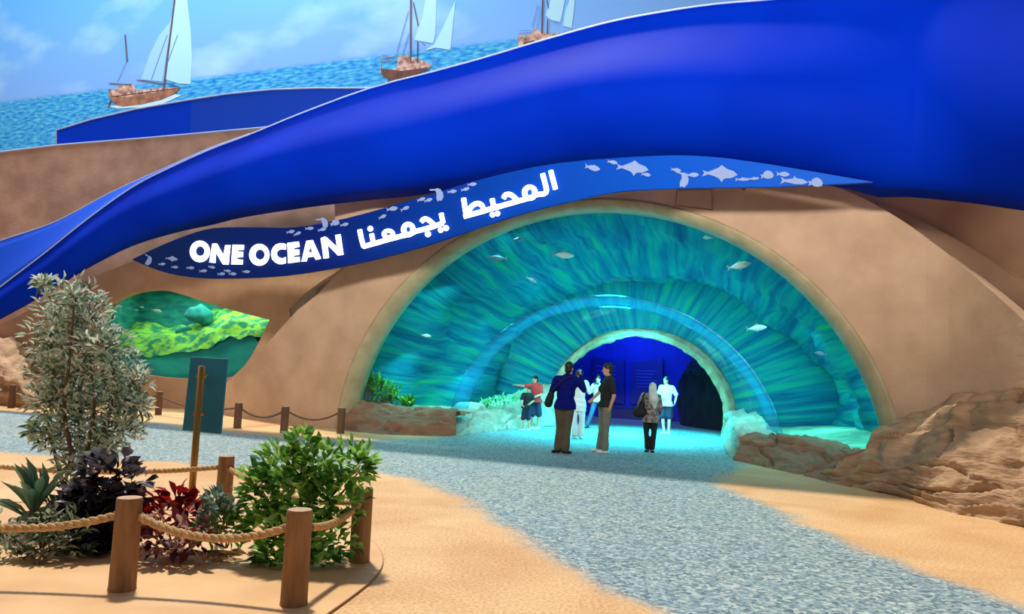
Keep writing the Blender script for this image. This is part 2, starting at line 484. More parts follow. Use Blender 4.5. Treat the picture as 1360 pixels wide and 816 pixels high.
# window wall at the left
win_px = smooth_poly([(358, 425), (343, 456), (329, 480), (316, 495), (301, 502), (250, 503), (205, 500), (168, 491), (143, 472), (132, 440), (138, 416), (150, 402), (165, 393), (185, 387), (215, 385), (250, 394), (290, 407), (330, 418), (358, 425)], 3)[:-1]
left_px = [(-70, 470), (0, 432), (40, 412), (75, 392), (110, 373), (182, 345), (300, 325), (458, 338), (452, 358), (428, 373), (405, 390), (384, 411), (386, 425), (388, 470), (392, 640), (-70, 640)]
wl = patch('wall_left', LEFT, left_px, [win_px], 0, .35, M['wallL']); tag(wl, kind='structure')
# wall behind, reaching up to the backdrop
wb = patch('wall_back', BACK, [(-110, 217), (0, 202), (75, 193), (200, 183), (345, 170), (430, 160), (560, 145), (560, 640), (-110, 640)], [], 0, .3, M['wallB'], cut=.9); tag(wb, kind='structure')
cap_pts = [BACK.xyz(x, y, .02) for x, y in densify([(-110, 217), (0, 202), (75, 193), (200, 183), (345, 170), (400, 164)], 20, False)]
tag(obj('trim_2', *tube_data(cap_pts, .035, 6), M['trim']), kind='structure')
# wall at the right, behind the dune
RPL = Plan([tuple((DUNE.pos(U0 + u, 0, -.9))[:2]) for u in np.linspace(1, 18, 26)])
wr = patch('wall_right', RPL, [(1080, 240), (1130, 250), (1165, 260), (1210, 259), (1290, 268), (1360, 279), (1480, 300), (1850, 360), (1850, 760), (1300, 700), (1220, 400)], [], 0, .3, M['wallR']); tag(wr, kind='structure')
wr.location.z = 0
wr2 = patch('wall_right_upper', RPL, [(1040, 90), (1850, -60), (1850, 420), (1480, 302), (1360, 276), (1290, 265), (1210, 256), (1165, 256), (1080, 240)], [], -.05, .2, M['wallR']); tag(wr2, kind='structure')
crease = patch('wall_right_fold', RPL, [(1165, 268), (1215, 289), (1270, 318), (1310, 342), (1360, 377), (1500, 480), (1500, 640), (1300, 640)], [], .25, .25, M['wallR']); tag(crease, kind='structure')
# access hatch on the facade over the arch
ht = patch('hatch', DUNE, [(899, 253), (945, 252), (946, 279), (897, 273)], [], .02, .03, M['dune']); tag(ht, 'square access hatch flush in the sand wall above the arch', 'hatch')
hf = [DUNE.xyz(x, y, .025) for x, y in ((899, 253), (945, 252), (946, 279), (897, 273), (899, 253))]
link('seam', mesh('seam', *tube_data(hf, .009, 5)), mat('hatch_seam', (136, 108, 80), .8), ht)

# ------------------------------------------------------------------ backdrop mural
MO = at_depth(700, 50, 28.0); ml = at_depth(0, 136, 37.5)
MD = Vector((MO.x - ml.x, MO.y - ml.y, 0)).normalized(); MNn = Vector((MD.y, -MD.x, 0))   # MNn faces the hall
ZH = (MO.z + ml.z) / 2


def mural_pt(px, py, off=0.0):
    return on_plane(px, py, MO + MNn * off, MNn)


u0, u1 = -46.0, 22.0
nu, nv = 40, 14
V, UVs, Fc = [], [], []
for j in range(nv + 1):
    z = 6.6 + (26 - 6.6) * j / nv
    for i in range(nu + 1):
        u = u0 + (u1 - u0) * i / nu; p = MO + MD * u; V.append((p.x, p.y, z)); UVs.append((u, z - (ml.z + (MO.z - ml.z) * ((u + 27.7) / 27.7))))
for j in range(nv):
    for i in range(nu): a = j * (nu + 1) + i; Fc.append((a, a + 1, a + nu + 2, a + nu + 1))
me = mesh('print', V, Fc); uvl = me.uv_layers.new(name='UVMap')
for lp in me.loops: uvl.data[lp.index].uv = UVs[lp.vertex_index]
mural = empty('sea_mural', (MO.x, MO.y, 6.6)); tag(mural, 'wide painted backdrop of blue sea, sky and wooden sailing ships', 'mural')
pr = link('printed_wall', me, mural_mat(ZH), mural, smooth=False)
so = pr.modifiers.new('thickness', 'SOLIDIFY'); so.thickness = .2; so.offset = -1
SM = {'hull': mat('ship_wood', (128, 84, 66), .8, (172, 120, 90), 3), 'hull2': mat('ship_dark', (84, 52, 44), .8, (112, 70, 56), 3), 'deck': mat('ship_deck', (226, 190, 176), .8, (130, 90, 80), 5),
      'sail': mat('ship_sail', (150, 204, 246), .8), 'sail2': mat('ship_sail_pale', (168, 222, 246), .8), 'mast': mat('ship_mast', (92, 72, 88), .8), 'foam': mat('ship_foam', (196, 230, 246), .8), 'line': mat('ship_line', (120, 140, 200), .8)}


def flat_px(name, poly, m, parent, off, lift=None):
    V = [mural_pt(x, y, off) for x, y in poly]; n = len(V)
    V2 = [v - MNn * .012 for v in V]
    return obj(name, V + V2, [tuple(range(n))] + [tuple(range(2 * n - 1, n - 1, -1))] + [(i, n + i, n + (i + 1) % n, (i + 1) % n) for i in range(n)], m, parent, smooth=False)


def seg(name, a, b, w, m, parent, off):
    d = (b[0] - a[0], b[1] - a[1]); l = math.hypot(*d); n = (-d[1] / l * w / 2, d[0] / l * w / 2)
    return flat_px(name, [(a[0] - n[0], a[1] - n[1]), (b[0] - n[0], b[1] - n[1]), (b[0] + n[0], b[1] + n[1]), (a[0] + n[0], a[1] + n[1])], m, parent, off)


def zz(ox, oy, s, pts): return [(ox + x / s, oy + y / s) for x, y in pts]


def ship_base(name, lab):
    e = empty(name); e.parent = mural; e.matrix_parent_inverse = mural.matrix_basis.inverted(); e['label'] = lab; return e


Z1 = lambda p: zz(130, 0, 5.44, p)
sh = ship_base('painted_ship', 'painted dhow with brown hull, two masts and pale sails')
flat_px('sail', Z1([(548, 60), (520, 160), (440, 260), (380, 380), (310, 575), (465, 590)]), SM['sail'], sh, .02)
flat_px('sail', Z1([(562, -30), (640, -30), (668, 200), (680, 420), (668, 608), (590, 605), (490, 575)]), SM['sail2'], sh, .02)
flat_px('foam', Z1([(80, 770), (150, 755), (300, 755), (450, 725), (560, 680), (600, 690), (480, 745), (330, 775), (140, 785)]), SM['foam'], sh, .02)
flat_px('hull', Z1([(78, 640), (80, 690), (120, 755), (180, 768), (320, 752), (460, 718), (560, 675), (592, 632), (480, 655), (300, 690), (180, 705), (110, 700), (92, 650)]), SM['hull'], sh, .035)
flat_px('deck', Z1([(95, 690), (90, 660), (160, 620), (240, 600), (280, 650), (400, 640), (480, 632), (588, 632), (470, 662), (300, 692), (180, 704)]), SM['deck'], sh, .03)
seg('wale', Z1([(95, 700)])[0], Z1([(590, 636)])[0], .9, SM['hull2'], sh, .04)
seg('mast', Z1([(556, -20)])[0], Z1([(472, 660)])[0], 2.0, SM['mast'], sh, .045)
seg('mast', Z1([(195, 250)])[0], Z1([(210, 445)])[0], 1.4, SM['mast'], sh, .045)
seg('yard', Z1([(80, 602)])[0], Z1([(240, 612)])[0], .9, SM['mast'], sh, .045)
seg('yard', Z1([(280, 577)])[0], Z1([(475, 606)])[0], .9, SM['mast'], sh, .045)
seg('yard', Z1([(480, 595)])[0], Z1([(590, 628)])[0], .7, SM['mast'], sh, .045)
seg('rigging', Z1([(575, 250)])[0], Z1([(500, 460)])[0], .5, SM['line'], sh, .045)
seg('rigging', Z1([(500, 250)])[0], Z1([(385, 575)])[0], .5, SM['line'], sh, .045)
seg('rigging', Z1([(208, 440)])[0], Z1([(140, 590)])[0], .4, SM['line'], sh, .045)
seg('rudder', Z1([(92, 720)])[0], Z1([(76, 775)])[0], 1.6, SM['hull2'], sh, .035)
Z2 = lambda p: zz(490, 0, 6.8, p)
sh = ship_base('painted_ship', 'painted ship with dark brown hull, tall mast and two white triangular sails')
flat_px('sail', Z2([(515, -30), (610, -30), (600, 300), (580, 390), (408, 362), (480, 160)]), SM['sail2'], sh, .02)
flat_px('sail', Z2([(782, 0), (735, 450), (600, 430), (500, 460), (590, 400), (690, 200)]), SM['sail2'], sh, .022)
flat_px('hull', Z2([(100, 620), (130, 690), (170, 705), (170, 790), (300, 720), (440, 670), (530, 630), (520, 610), (300, 640)]), SM['hull2'], sh, .035)
flat_px('deck', Z2([(105, 630), (250, 620), (265, 510), (350, 500), (430, 530), (520, 560), (570, 590), (530, 625), (300, 645), (150, 660)]), SM['deck'], sh, .03)
for a, b, w in (((378, -20), (375, 560), 2.0), ((400, 20), (445, 235), 1.3), ((440, 375), (436, 560), 1.5), ((480, 380), (505, 410), .8)):
    seg('mast', Z2([a])[0], Z2([b])[0], w, SM['mast'], sh, .045)
for a, b in (((105, 520), (260, 500)), ((110, 550), (260, 540)), ((100, 520), (105, 680)), ((355, 100), (250, 470)), ((360, 300), (300, 490)), ((570, 600), (575, 510))):
    seg('rigging', Z2([a])[0], Z2([b])[0], .7, SM['line'] if a[0] > 200 else SM['deck'], sh, .045)
Z3 = lambda p: zz(670, 0, 11.33, p)
sh = ship_base('painted_ship', 'painted ship with pale rigging and faint white sails half hidden by the ribbon')
flat_px('sail', Z3([(700, -20), (910, -20), (860, 250), (840, 330), (700, 300), (620, 230)]), SM['sail2'], sh, .02)
flat_px('sail', Z3([(990, -20), (1060, -20), (1040, 200), (1010, 420), (880, 390), (920, 150)]), SM['sail2'], sh, .022)
flat_px('deck', Z3([(200, 540), (400, 520), (430, 430), (560, 470), (680, 510), (830, 490), (640, 590), (300, 690), (205, 690)]), SM['deck'], sh, .03)
flat_px('hull', Z3([(280, 640), (450, 605), (470, 640), (290, 700)]), SM['hull2'], sh, .035)
for a, b, w in (((575, -20), (560, 500), 2.0), ((635, -10), (662, 120), 1.2), ((650, 290), (640, 520), 1.4)):
    seg('mast', Z3([a])[0], Z3([b])[0], w, SM['mast'], sh, .045)
for a, b in (((220, 460), (390, 450)), ((210, 500), (400, 490)), ((205, 520), (210, 650)), ((540, 100), (480, 420)), ((500, 60), (410, 400)), ((700, 300), (820, 350))):
    seg('rigging', Z3([a])[0], Z3([b])[0], .6, SM['line'], sh, .045)

# ------------------------------------------------------------------ blue ribbons
rib = empty('wave_ribbon', RIB.pos(RIB.hit(700, 300)[0], 0)); tag(rib, 'huge glossy blue wave ribbon sweeping over the tunnel arch', 'sculpture')
OFFR = .55
top_px = [(-140, 480), (-60, 428), (0, 382), (59, 337), (118, 290), (176, 249), (220, 226), (279, 199), (332, 179), (400, 151), (490, 118), (570, 97), (640, 78), (700, 60), (800, 32), (870, 18), (950, 6), (1035, -1), (1120, -12), (1250, -30), (1400, -45), (1600, -60)]
bot_px = [(-140, 490), (-60, 455), (9, 420), (59, 392), (118, 356), (176, 327), (235, 309), (282, 299), (323, 289), (400, 277), (480, 267), (560, 259), (640, 243), (750, 224), (870, 218), (960, 226), (1060, 240), (1130, 252), (1165, 262), (1210, 262), (1290, 270), (1360, 280), (1450, 290), (1600, 310)]
tz = sorted(RIB.hit(x, y, OFFR) for x, y in densify(smooth_poly(top_px, 3), 15, False)); bz = sorted(RIB.hit(x, y, OFFR) for x, y in densify(smooth_poly(bot_px, 3), 15, False))
ua, ub = max(tz[0][0], bz[0][0]) + .05, min(tz[-1][0], bz[-1][0]) - .05
NU, NVR = 150, 26
us = np.linspace(ua, ub, NU); zt = np.interp(us, *zip(*tz)); zb = np.interp(us, *zip(*bz))
uL = RIB.hit(380, 220, OFFR)[0]; uR = RIB.hit(1000, 150, OFFR)[0]; uLL = RIB.hit(60, 370, OFFR)[0]


def prof(v, A):
    # belly: bulges out towards the bottom, then tucks under
    x = min(v / .64, 1) if v < .64 else 1
    up_ = (x * x * (3 - 2 * x)) if v < .64 else 1
    dn = 1 if v < .64 else math.sqrt(max(0, 1 - ((v - .64) / .36) ** 2)) * 1.0
    return A * up_ * dn


V = []
for i, u in enumerate(us):
    k = float(np.interp(u, [uLL, uL, uR, uR + 4], [.3, 1.1, 1.1, .5]))
    for j in range(NVR + 1):
        v = j / NVR; z = zt[i] + (zb[i] - zt[i]) * v
        V.append(RIB.pos(u, z, OFFR + prof(v, k)))
Fc = [(i * (NVR + 1) + j, i * (NVR + 1) + j + 1, (i + 1) * (NVR + 1) + j + 1, (i + 1) * (NVR + 1) + j) for i in range(NU - 1) for j in range(NVR)]
rf = link('front_face', mesh('front_face', V, Fc), M['blue'], rib)
s = rf.modifiers.new('thickness', 'SOLIDIFY'); s.thickness = .12; s.offset = -1
edge = [RIB.pos(u, z + .01, OFFR + .0) for u, z in zip(us, zt)]
link('top_trim', mesh('top_trim', *tube_data(edge, .02, 6)), M['trim'], rib)
# inner leaf showing above the front face at the left
sa = smooth_poly([(-120, 366), (-60, 345), (0, 320), (73, 295), (147, 256), (220, 223), (279, 197), (332, 178)], 5); sb_ = smooth_poly([(-120, 466), (-60, 428), (0, 382), (59, 337), (118, 290), (176, 249), (279, 200), (332, 180)], 5)
V = []
for (xa, ya), (xb, yb) in zip(sa, sb_):
    for t in np.linspace(0, 1, 7):
        V.append(RIB.xyz(xa + (xb - xa) * t, ya + (yb - ya) * t, OFFR - .75 * (1 - t) ** .8 - .06))
n = len(sa); Fc = [(i * 7 + j, i * 7 + j + 1, i * 7 + j + 8, i * 7 + j + 7) for i in range(n - 1) for j in range(6)]
il = link('inner_face', mesh('inner_face', V, Fc), M['blue_lit'], rib); il['label'] = 'inner leaf of the blue ribbon, light painted into its colour'
s = il.modifiers.new('thickness', 'SOLIDIFY'); s.thickness = .06; s.offset = -1
link('inner_trim', mesh('inner_trim', *tube_data([V[i * 7] for i in range(n)], .02, 6)), M['trim'], rib)

# second, thinner blue band on top of the back wall
B2 = empty('blue_band', BACK.pos(BACK.hit(200, 185)[0], 0)); tag(B2, 'short blue band standing on the mauve wall below the painted sea', 'sculpture')
OB = -.32
patch('panel', BACK, [(75, 195), (75, 173), (120, 159), (180, 145), (255, 132), (252, 181), (200, 186)], [], OB, .1, mat('band_blue', (0, 60, 222), .4, spec=.1), B2, cut=.8)
patch('panel', BACK, [(255, 132), (300, 125), (360, 119), (420, 117), (500, 117), (560, 108), (560, 160), (440, 166), (345, 172), (252, 181)], [], OB, .1, mat('band_blue_pale', (24, 72, 206), .4, spec=.1), B2, cut=.8)
link('trim', mesh('trim', *tube_data([BACK.xyz(x, y, OB) for x, y in densify([(75, 195), (75, 173), (120, 159), (180, 145), (255, 132), (300, 125), (360, 119), (420, 117), (500, 117)], 15, False)], .03, 6)), M['trim'], B2)

# ------------------------------------------------------------------ lettered sign
OS = 1.05
sign = empty('sign_board', RIB.pos(RIB.hit(600, 300)[0], 0)); tag(sign, 'long curved blue sign with white ONE OCEAN and Arabic lettering', 'sign')
sign_px = smooth_poly([(175, 345), (210, 328), (250, 312), (285, 303), (340, 302), (392, 302), (460, 290), (560, 262), (640, 238), (740, 217), (870, 207), (940, 208), (1000, 215), (1080, 228), (1160, 242)], 3)
sign_px += smooth_poly([(1160, 242), (1100, 245), (1030, 248), (960, 249), (870, 251), (810, 256), (760, 267), (700, 282), (640, 301), (560, 328), (470, 351), (380, 366), (300, 370), (250, 368), (212, 360), (175, 345)], 3)[1:-1]
m, nt, b, N, L = new_mat('sign_painted_shade')
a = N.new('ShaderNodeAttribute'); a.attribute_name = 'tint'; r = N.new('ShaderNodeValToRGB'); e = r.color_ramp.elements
e[0].color = lin((14, 40, 96)); e[1].color = lin((22, 96, 214)); k = e.new(.3); k.color = lin((6, 30, 108)); k = e.new(.6); k.color = lin((0, 62, 168)); k = e.new(.78); k.color = lin((0, 80, 196))  # sign's own blue, with shade painted in towards the navy left end
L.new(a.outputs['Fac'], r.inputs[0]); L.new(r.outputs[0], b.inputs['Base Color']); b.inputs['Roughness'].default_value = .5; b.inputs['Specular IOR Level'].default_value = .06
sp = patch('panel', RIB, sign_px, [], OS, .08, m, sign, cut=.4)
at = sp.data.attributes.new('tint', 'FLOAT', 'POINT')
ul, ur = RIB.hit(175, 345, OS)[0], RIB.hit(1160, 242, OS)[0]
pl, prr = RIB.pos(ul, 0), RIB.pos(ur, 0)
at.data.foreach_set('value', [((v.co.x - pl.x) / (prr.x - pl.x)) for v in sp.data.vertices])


def sg(x, y, off): return RIB.xyz(x, y, off)


def prism(polys, off, h, holes=()):
    """flat outlines laid on the sign, extruded towards the hall"""
    bm = bmesh.new()
    for p in polys:
        vv = [bm.verts.new((x, y, 0)) for x, y in p]
        for q, w in zip(vv, vv[1:] + vv[:1]): bm.edges.new((q, w))
    bmesh.ops.triangle_fill(bm, use_beauty=True, edges=bm.edges[:])
    r = bmesh.ops.extrude_face_region(bm, geom=bm.faces[:])
    topv = {g for g in r['geom'] if isinstance(g, bmesh.types.BMVert)}
    for v in bm.verts: v.co = sg(v.co.x, v.co.y, off + (h if v in topv else 0))
    bmesh.ops.recalc_face_normals(bm, faces=bm.faces[:])
    V = [v.co.copy() for v in bm.verts]; bm.verts.index_update(); Fc = [tuple(v.index for v in f.verts) for f in bm.faces]; bm.free(); return V, Fc


def ell(cx, cy, rx, ry, n=28, rot=0): 
    return [(cx + rx * math.cos(t) * math.cos(rot) - ry * math.sin(t) * math.sin(rot), cy + rx * math.cos(t) * math.sin(rot) + ry * math.sin(t) * math.cos(rot)) for t in [2 * PI * i / n for i in range(n)]]


A3 = lambda p: zz(240, 300, 12.364, p)
A4 = lambda p: zz(330, 300, 9.714, p)
LET = [[A3(ell(315, 422, 168, 178)), A3(ell(320, 418, 70, 78))],
       [A3([(518, 292), (600, 292), (700, 475), (730, 318), (820, 318), (790, 640), (690, 635), (580, 445), (572, 612), (468, 602)])],
       [A3([(850, 312), (1042, 315), (1038, 398), (945, 400), (942, 425), (1028, 430), (1025, 515), (932, 520), (930, 550), (1025, 560), (1018, 638), (828, 635)])],
       [A4(ell(140, 375, 132, 142)), A4(ell(150, 373, 58, 65))],
       [A4([(488, 240), (450, 226), (400, 226), (355, 242), (318, 275), (294, 330), (292, 385), (308, 435), (340, 472), (390, 495), (440, 497), (485, 482), (483, 402), (440, 420), (400, 412), (370, 385), (368, 345), (390, 315), (430, 303), (485, 310)])],
       [A4([(500, 222), (650, 203), (662, 270), (590, 290), (590, 310), (655, 305), (660, 375), (590, 385), (590, 408), (662, 400), (664, 465), (510, 485)])],
       [A4([(745, 195), (830, 183), (940, 425), (870, 442), (842, 398), (766, 410), (752, 460), (682, 465)]), A4([(797, 272), (778, 346), (822, 336)])],
       [A4([(930, 160), (985, 138), (1010, 150), (1140, 270), (1118, 120), (1190, 108), (1228, 375), (1155, 385), (1022, 250), (1040, 415), (968, 425)])]]
for polys in LET:
    link('letter', mesh('letter', *prism(polys, OS, .07)), M['white_lit'], sign, smooth=False)


def stroke(pts, w, n=6):
    P = [Vector((x, y, 0)) for x, y in pts]
    if len(P) > 2: P = catmull(P, n)
    l, r_ = [], []
    for i, p in enumerate(P):
        t = (P[min(i + 1, len(P) - 1)] - P[max(i - 1, 0)]).normalized(); nrm = Vector((-t.y, t.x, 0)) * w / 2
        l.append(p + nrm); r_.append(p - nrm)
    t0 = (P[1] - P[0]).normalized() * w * .12; t1 = (P[-1] - P[-2]).normalized() * w * .12
    poly = [l[0] * .75 + r_[0] * .25 - t0] + l + [l[-1] * .75 + r_[-1] * .25 + t1, l[-1] * .25 + r_[-1] * .75 + t1] + r_[::-1] + [l[0] * .25 + r_[0] * .75 - t0]
    return [(p.x, p.y) for p in poly]


def strip_prism(pts, w, org, off, h, n=6):
    P = [Vector((x, y, 0)) for x, y in pts]
    if len(P) > 2: P = catmull(P, n)
    t0 = (P[1] - P[0]).normalized() * w * .12; t1 = (P[-1] - P[-2]).normalized() * w * .12
    L_, wd = [P[0] - t0] + P + [P[-1] + t1], [w * .7] + [w] * len(P) + [w * .7]; rows = []
    for i, p in enumerate(L_):
        t = (L_[min(i + 1, len(L_) - 1)] - L_[max(i - 1, 0)]).normalized(); nn_ = Vector((-t.y, t.x, 0)) * wd[i] / 2
        a, b_ = zz(*org, [(p.x + nn_.x, p.y + nn_.y), (p.x - nn_.x, p.y - nn_.y)]); rows.append((a, b_))
    V, Fq = [], []
    for a, b_ in rows: V += [sg(*a, off), sg(*b_, off), sg(*b_, off + h), sg(*a, off + h)]
    m_ = len(rows)
    for i in range(m_ - 1):
        for k in range(4): Fq.append((i * 4 + k, i * 4 + (k + 1) % 4, i * 4 + 4 + (k + 1) % 4, i * 4 + 4 + k))
    Fq += [(3, 2, 1, 0), tuple((m_ - 1) * 4 + k for k in range(4))]
    return V, Fq


B1 = (470, 270, 9.714); B2_ = (605, 215, 9.379)
ARAB = [  # (origin, strokes, rings, dots) one entry per joined letter group
    (B2_, [[(1185, 110), (1245, 340)]], [], []),                                                   # alef
    (B2_, [[(1085, 150), (1115, 270), (1132, 350), (1110, 395), (1010, 410)]], [], []),           # lam
    (B2_, [[(1020, 400), (950, 440), (860, 468)]], [((925, 385), 100, 102, 30, 40)], []),         # meem
    (B2_, [[(598, 455), (625, 412), (690, 412), (770, 478)], [(880, 462), (720, 508), (560, 552), (470, 578)]], [], []),   # hah
    (B2_, [[(455, 462), (478, 575)], [(560, 552), (470, 578), (350, 612)]], [], [(460, 660, 35), (522, 645, 35)]),         # yeh
    (B2_, [[(100, 455), (135, 680)], [(370, 610), (240, 645), (105, 682)], [(165, 615), (205, 552), (270, 520), (325, 540), (350, 600)]], [], []),   # tah
    (B1, [[(1125, 132), (1152, 255)], [(1150, 258), (1030, 300), (940, 325)]], [], [(1120, 348, 36), (1190, 322, 38)]),    # yeh
    (B1, [[(870, 240), (905, 205), (960, 215), (1045, 288)], [(1040, 300), (900, 338), (780, 368)]], [], [(955, 400, 40)]),  # jeem
    (B1, [[(790, 365), (720, 400), (610, 425), (520, 450)]], [((702, 340), 96, 100, 26, 34)], []),   # meem
    (B1, [[(560, 438), (400, 482), (270, 520)]], [((445, 398), 88, 70, 26, 16)], []),             # ain
    (B1, [[(228, 398), (252, 520)], [(300, 510), (180, 545)]], [], [(212, 330, 38)]),             # noon
    (B1, [[(75, 345), (100, 470), (128, 565)], [(220, 532), (120, 562)]], [], [])]                # alef
for (ox, oy, s), strokes, rings, dots in ARAB:
    data = []
    for st in strokes: data.append(strip_prism(st, 64, (ox, oy, s), OS, .07))
    for c, rx, ry, ix, iy in rings: data.append(prism([zz(ox, oy, s, ell(c[0], c[1], rx, ry, 24)), zz(ox, oy, s, ell(c[0], c[1], ix, iy, 14))], OS, .071))
    for x, y, r_ in dots: data.append(prism([zz(ox, oy, s, ell(x, y, r_, r_, 16))], OS, .07))
    link('letter', mesh('letter', *merge(*data)), M['white_lit'], sign, smooth=False)


def fish_outline(kind):
    if kind == 0:   # slim fish, nose to +x, tail at -x, unit length
        return [(.5, 0), (.36, .12), (.1, .2), (-.18, .13), (-.32, .05), (-.5, .2), (-.43, 0), (-.5, -.17), (-.32, -.05), (-.1, -.14), (.15, -.19), (.36, -.12)]
    if kind == 1:   # bream with back fin
        return [(.5, -.02), (.4, .13), (.2, .22), (.05, .38), (-.05, .26), (-.25, .12), (-.34, .06), (-.5, .14), (-.44, .02), (-.5, -.14), (-.33, -.04), (-.15, -.12), (-.02, -.2), (.06, -.36), (.13, -.2), (.34, -.16)]
    if kind == 2:   # round fish
        return [(.42, -.12), (.36, .15), (.18, .34), (-.02, .4), (-.22, .28), (-.32, .08), (-.5, .14), (-.44, -.08), (-.5, -.28), (-.3, -.16), (-.1, -.32), (.15, -.34), (.34, -.28)]
    if kind == 3:   # curled flat fish with long tail
        return [(.1, .5), (-.1, .46), (-.5, .52), (-.52, .42), (-.1, .34), (-.05, .1), (-.12, -.2), (-.08, -.5), (.1, -.42), (.22, -.5), (.42, -.2), (.42, .1), (.3, .36)]
    return [(.5, 0), (.3, .1), (.05, .12), (.0, .2), (-.06, .1), (-.34, .05), (-.5, .14), (-.44, 0), (-.5, -.14), (-.34, -.04), (0, -.1), (.3, -.09)]


DEC = [(196, 346, 13, -25, 3), (228, 344, 17, -5, 1), (215, 351, 10, 5, 0), (232, 355, 10, 0, 0), (253, 356, 11, 0, 0), (270, 360, 11, 5, 0), (281, 355, 10, -10, 0), (294, 364, 11, 5, 0), (302, 360, 10, -5, 0), (309, 364, 11, 0, 0), (327, 361, 11, 0, 0),
       (386, 308, 12, 12, 0), (395, 310.5, 11, 25, 0), (411, 303.5, 12, 5, 0), (428, 305, 12, 15, 0), (429, 296.5, 15, 20, 3), (445, 296, 14, 20, 2), (457.5, 298.5, 12, 15, 0),
       (508, 288, 12, 25, 0), (521, 277.5, 16, 10, 0), (538, 277, 13, 25, 0), (559.5, 265, 12, 20, 0), (569, 266, 12, 20, 0), (581, 259, 18, 10, 3), (600.5, 254.5, 13, 8, 0), (618, 251.5, 12, 15, 0), (627, 245, 13, 8, 0),
       (787, 223, 21, -12, 0), (813.5, 215.5, 14, -10, 0), (840, 223.5, 43, -5, 1), (858, 232, 13, -8, 0), (898, 226, 14, -8, 0), (906, 239, 20, -10, 3), (920, 232.5, 17, 3, 0), (956, 231, 47, -2, 1), (986, 238.5, 19, 0, 4), (1001, 237.5, 16, 5, 4),
       (1019.5, 232.5, 19, 8, 2), (1040, 231.5, 18, -2, 0), (1055, 241, 37, -4, 4), (1084, 242.5, 21, 0, 2)]
for x, y, l, ang, kd in DEC:
    c, s_ = math.cos(math.radians(ang)), math.sin(math.radians(ang))
    ky = .66 if kd == 1 else .8 if kd == 2 else 1
    poly = [(x + l * (p * c - q * ky * s_), y - l * (p * s_ + q * ky * c)) for p, q in fish_outline(kd)]
    link('fish_silhouette', mesh('fish_silhouette', *prism([poly], OS + .001, .015)), M['fish_print'], sign, smooth=False)
# hangers holding the sign and ribbon to the facade
for px in (300, 520, 760, 980):
    u, z = RIB.hit(px, {300: 335, 520: 300, 760: 245, 980: 232}[px], OS)
    data = merge(box_data(RIB.pos(u, z, OS / 2 - .06), (.08, .08, .08)), tube_data([RIB.pos(u, z, OS - .09), RIB.pos(u, z, -.05 if px > 470 else -.9)], .04, 6))
    link('bracket', mesh('bracket', *data), M['gold'], sign)

# ------------------------------------------------------------------ rock faces
def rock_face(name, curves, material, cells, seed, nu=90, nv=26, rough=.07, groove=.05, label=None, cat='rock', tilt=.12, parent=None, strata=7, kind=None, top=True):
    """curves: list of pixel-derived 3D polylines (bottom ... top ... back) lofted into a stone face, split into rocks"""
    rnd = random.Random(seed)
    C = []
    for c in curves:
        P = catmull(c, 12); S = [0.]
        for a, b in zip(P, P[1:]): S.append(S[-1] + (b - a).length)
        S = np.array(S) / S[-1]; A = np.array([tuple(p) for p in P]); t = np.linspace(0, 1, nu + 1)
        C.append(np.stack([np.interp(t, S, A[:, k]) for k in range(3)], 1))
    G = np.zeros((nu + 1, nv + 1, 3)); K = len(C) - 1
    for j in range(nv + 1):
        x = j / nv * K; i = min(int(x), K - 1); f = x - i; G[:, j] = C[i] * (1 - f) + C[i + 1] * f
    du = np.gradient(G, axis=0); dv = np.gradient(G, axis=1); Nn = np.cross(du, dv); Nn /= np.linalg.norm(Nn, axis=2, keepdims=True) + 1e-9
    ln = float(np.linalg.norm(np.diff(C[0], axis=0), axis=1).sum()); ht = float(np.linalg.norm(np.diff(G[nu // 2], axis=0), axis=1).sum())
    pts = [(rnd.random() * ln, rnd.random() * ht) for _ in range(cells)]
    asp = 2.2; ids = np.zeros((nu + 1, nv + 1), int); ed = np.zeros((nu + 1, nv + 1))
    off = np.zeros((nu + 1, nv + 1))
    for i in range(nu + 1):
        for j in range(nv + 1):
            p = Vector(G[i, j]); x = i / nu * ln; y = j / nv * ht
            w = noise.noise_vector(p * 1.6 + Vector((seed, 0, 0)))
            x2 = x + w.x * .35; y2 = y + w.y * .18 + tilt * x
            ds = sorted((math.hypot((x2 - a) / asp, y2 - (b + tilt * a)), k) for k, (a, b) in enumerate(pts))
            ids[i, j] = ds[0][1]; e = ds[1][0] - ds[0][0] if len(ds) > 1 else 1; ed[i, j] = e
            st = noise.noise(Vector((p.x * .5, p.y * .5, (p.z + tilt * x * .6) * strata + seed)))
            fr = noise.fractal(p * 3 + Vector((0, seed, 0)), 1.0, 2.0, 4)
            prd = random.Random(int(ids[i, j]) * 7 + seed).uniform(-.5, .6)
            edge = min(1, e / .09)
            hh = (y2 * 1.0 + .25 * w.z) * strata * .55 + seed; lay = math.floor(hh); frc = hh - lay
            saw = (frc ** .8 if frc < .86 else (1 - frc) / .14 * .886) * (.35 + .65 * random.Random(lay * 13 + seed).random())
            st = st * .6 + saw * 1.5 - .6
            off[i, j] = rough * (.7 * st + .55 * fr + prd * edge) - groove * (1 - edge)
            if j == 0: off[i, j] *= .25
    Pn = G + Nn * off[:, :, None]
    root = parent if parent is not None else empty(name, Pn[nu // 2, 0])
    if parent is None and label: tag(root, label, cat, kind=kind)
    faces = {}
    for i in range(nu):
        for j in range(nv):
            faces.setdefault(int(ids[i, j]), []).append((i, j))
    for k, fl in faces.items():
        if len(fl) < 3: k = None
        vm = {}; V = []; Fq = []
        def vid(i, j):
            if (i, j) not in vm: vm[(i, j)] = len(V); V.append(tuple(Pn[i, j]))
            return vm[(i, j)]
        for i, j in fl: Fq.append((vid(i, j), vid(i + 1, j), vid(i + 1, j + 1), vid(i, j + 1)))
        link('rock', mesh('rock', V, Fq), material, root)
    return root


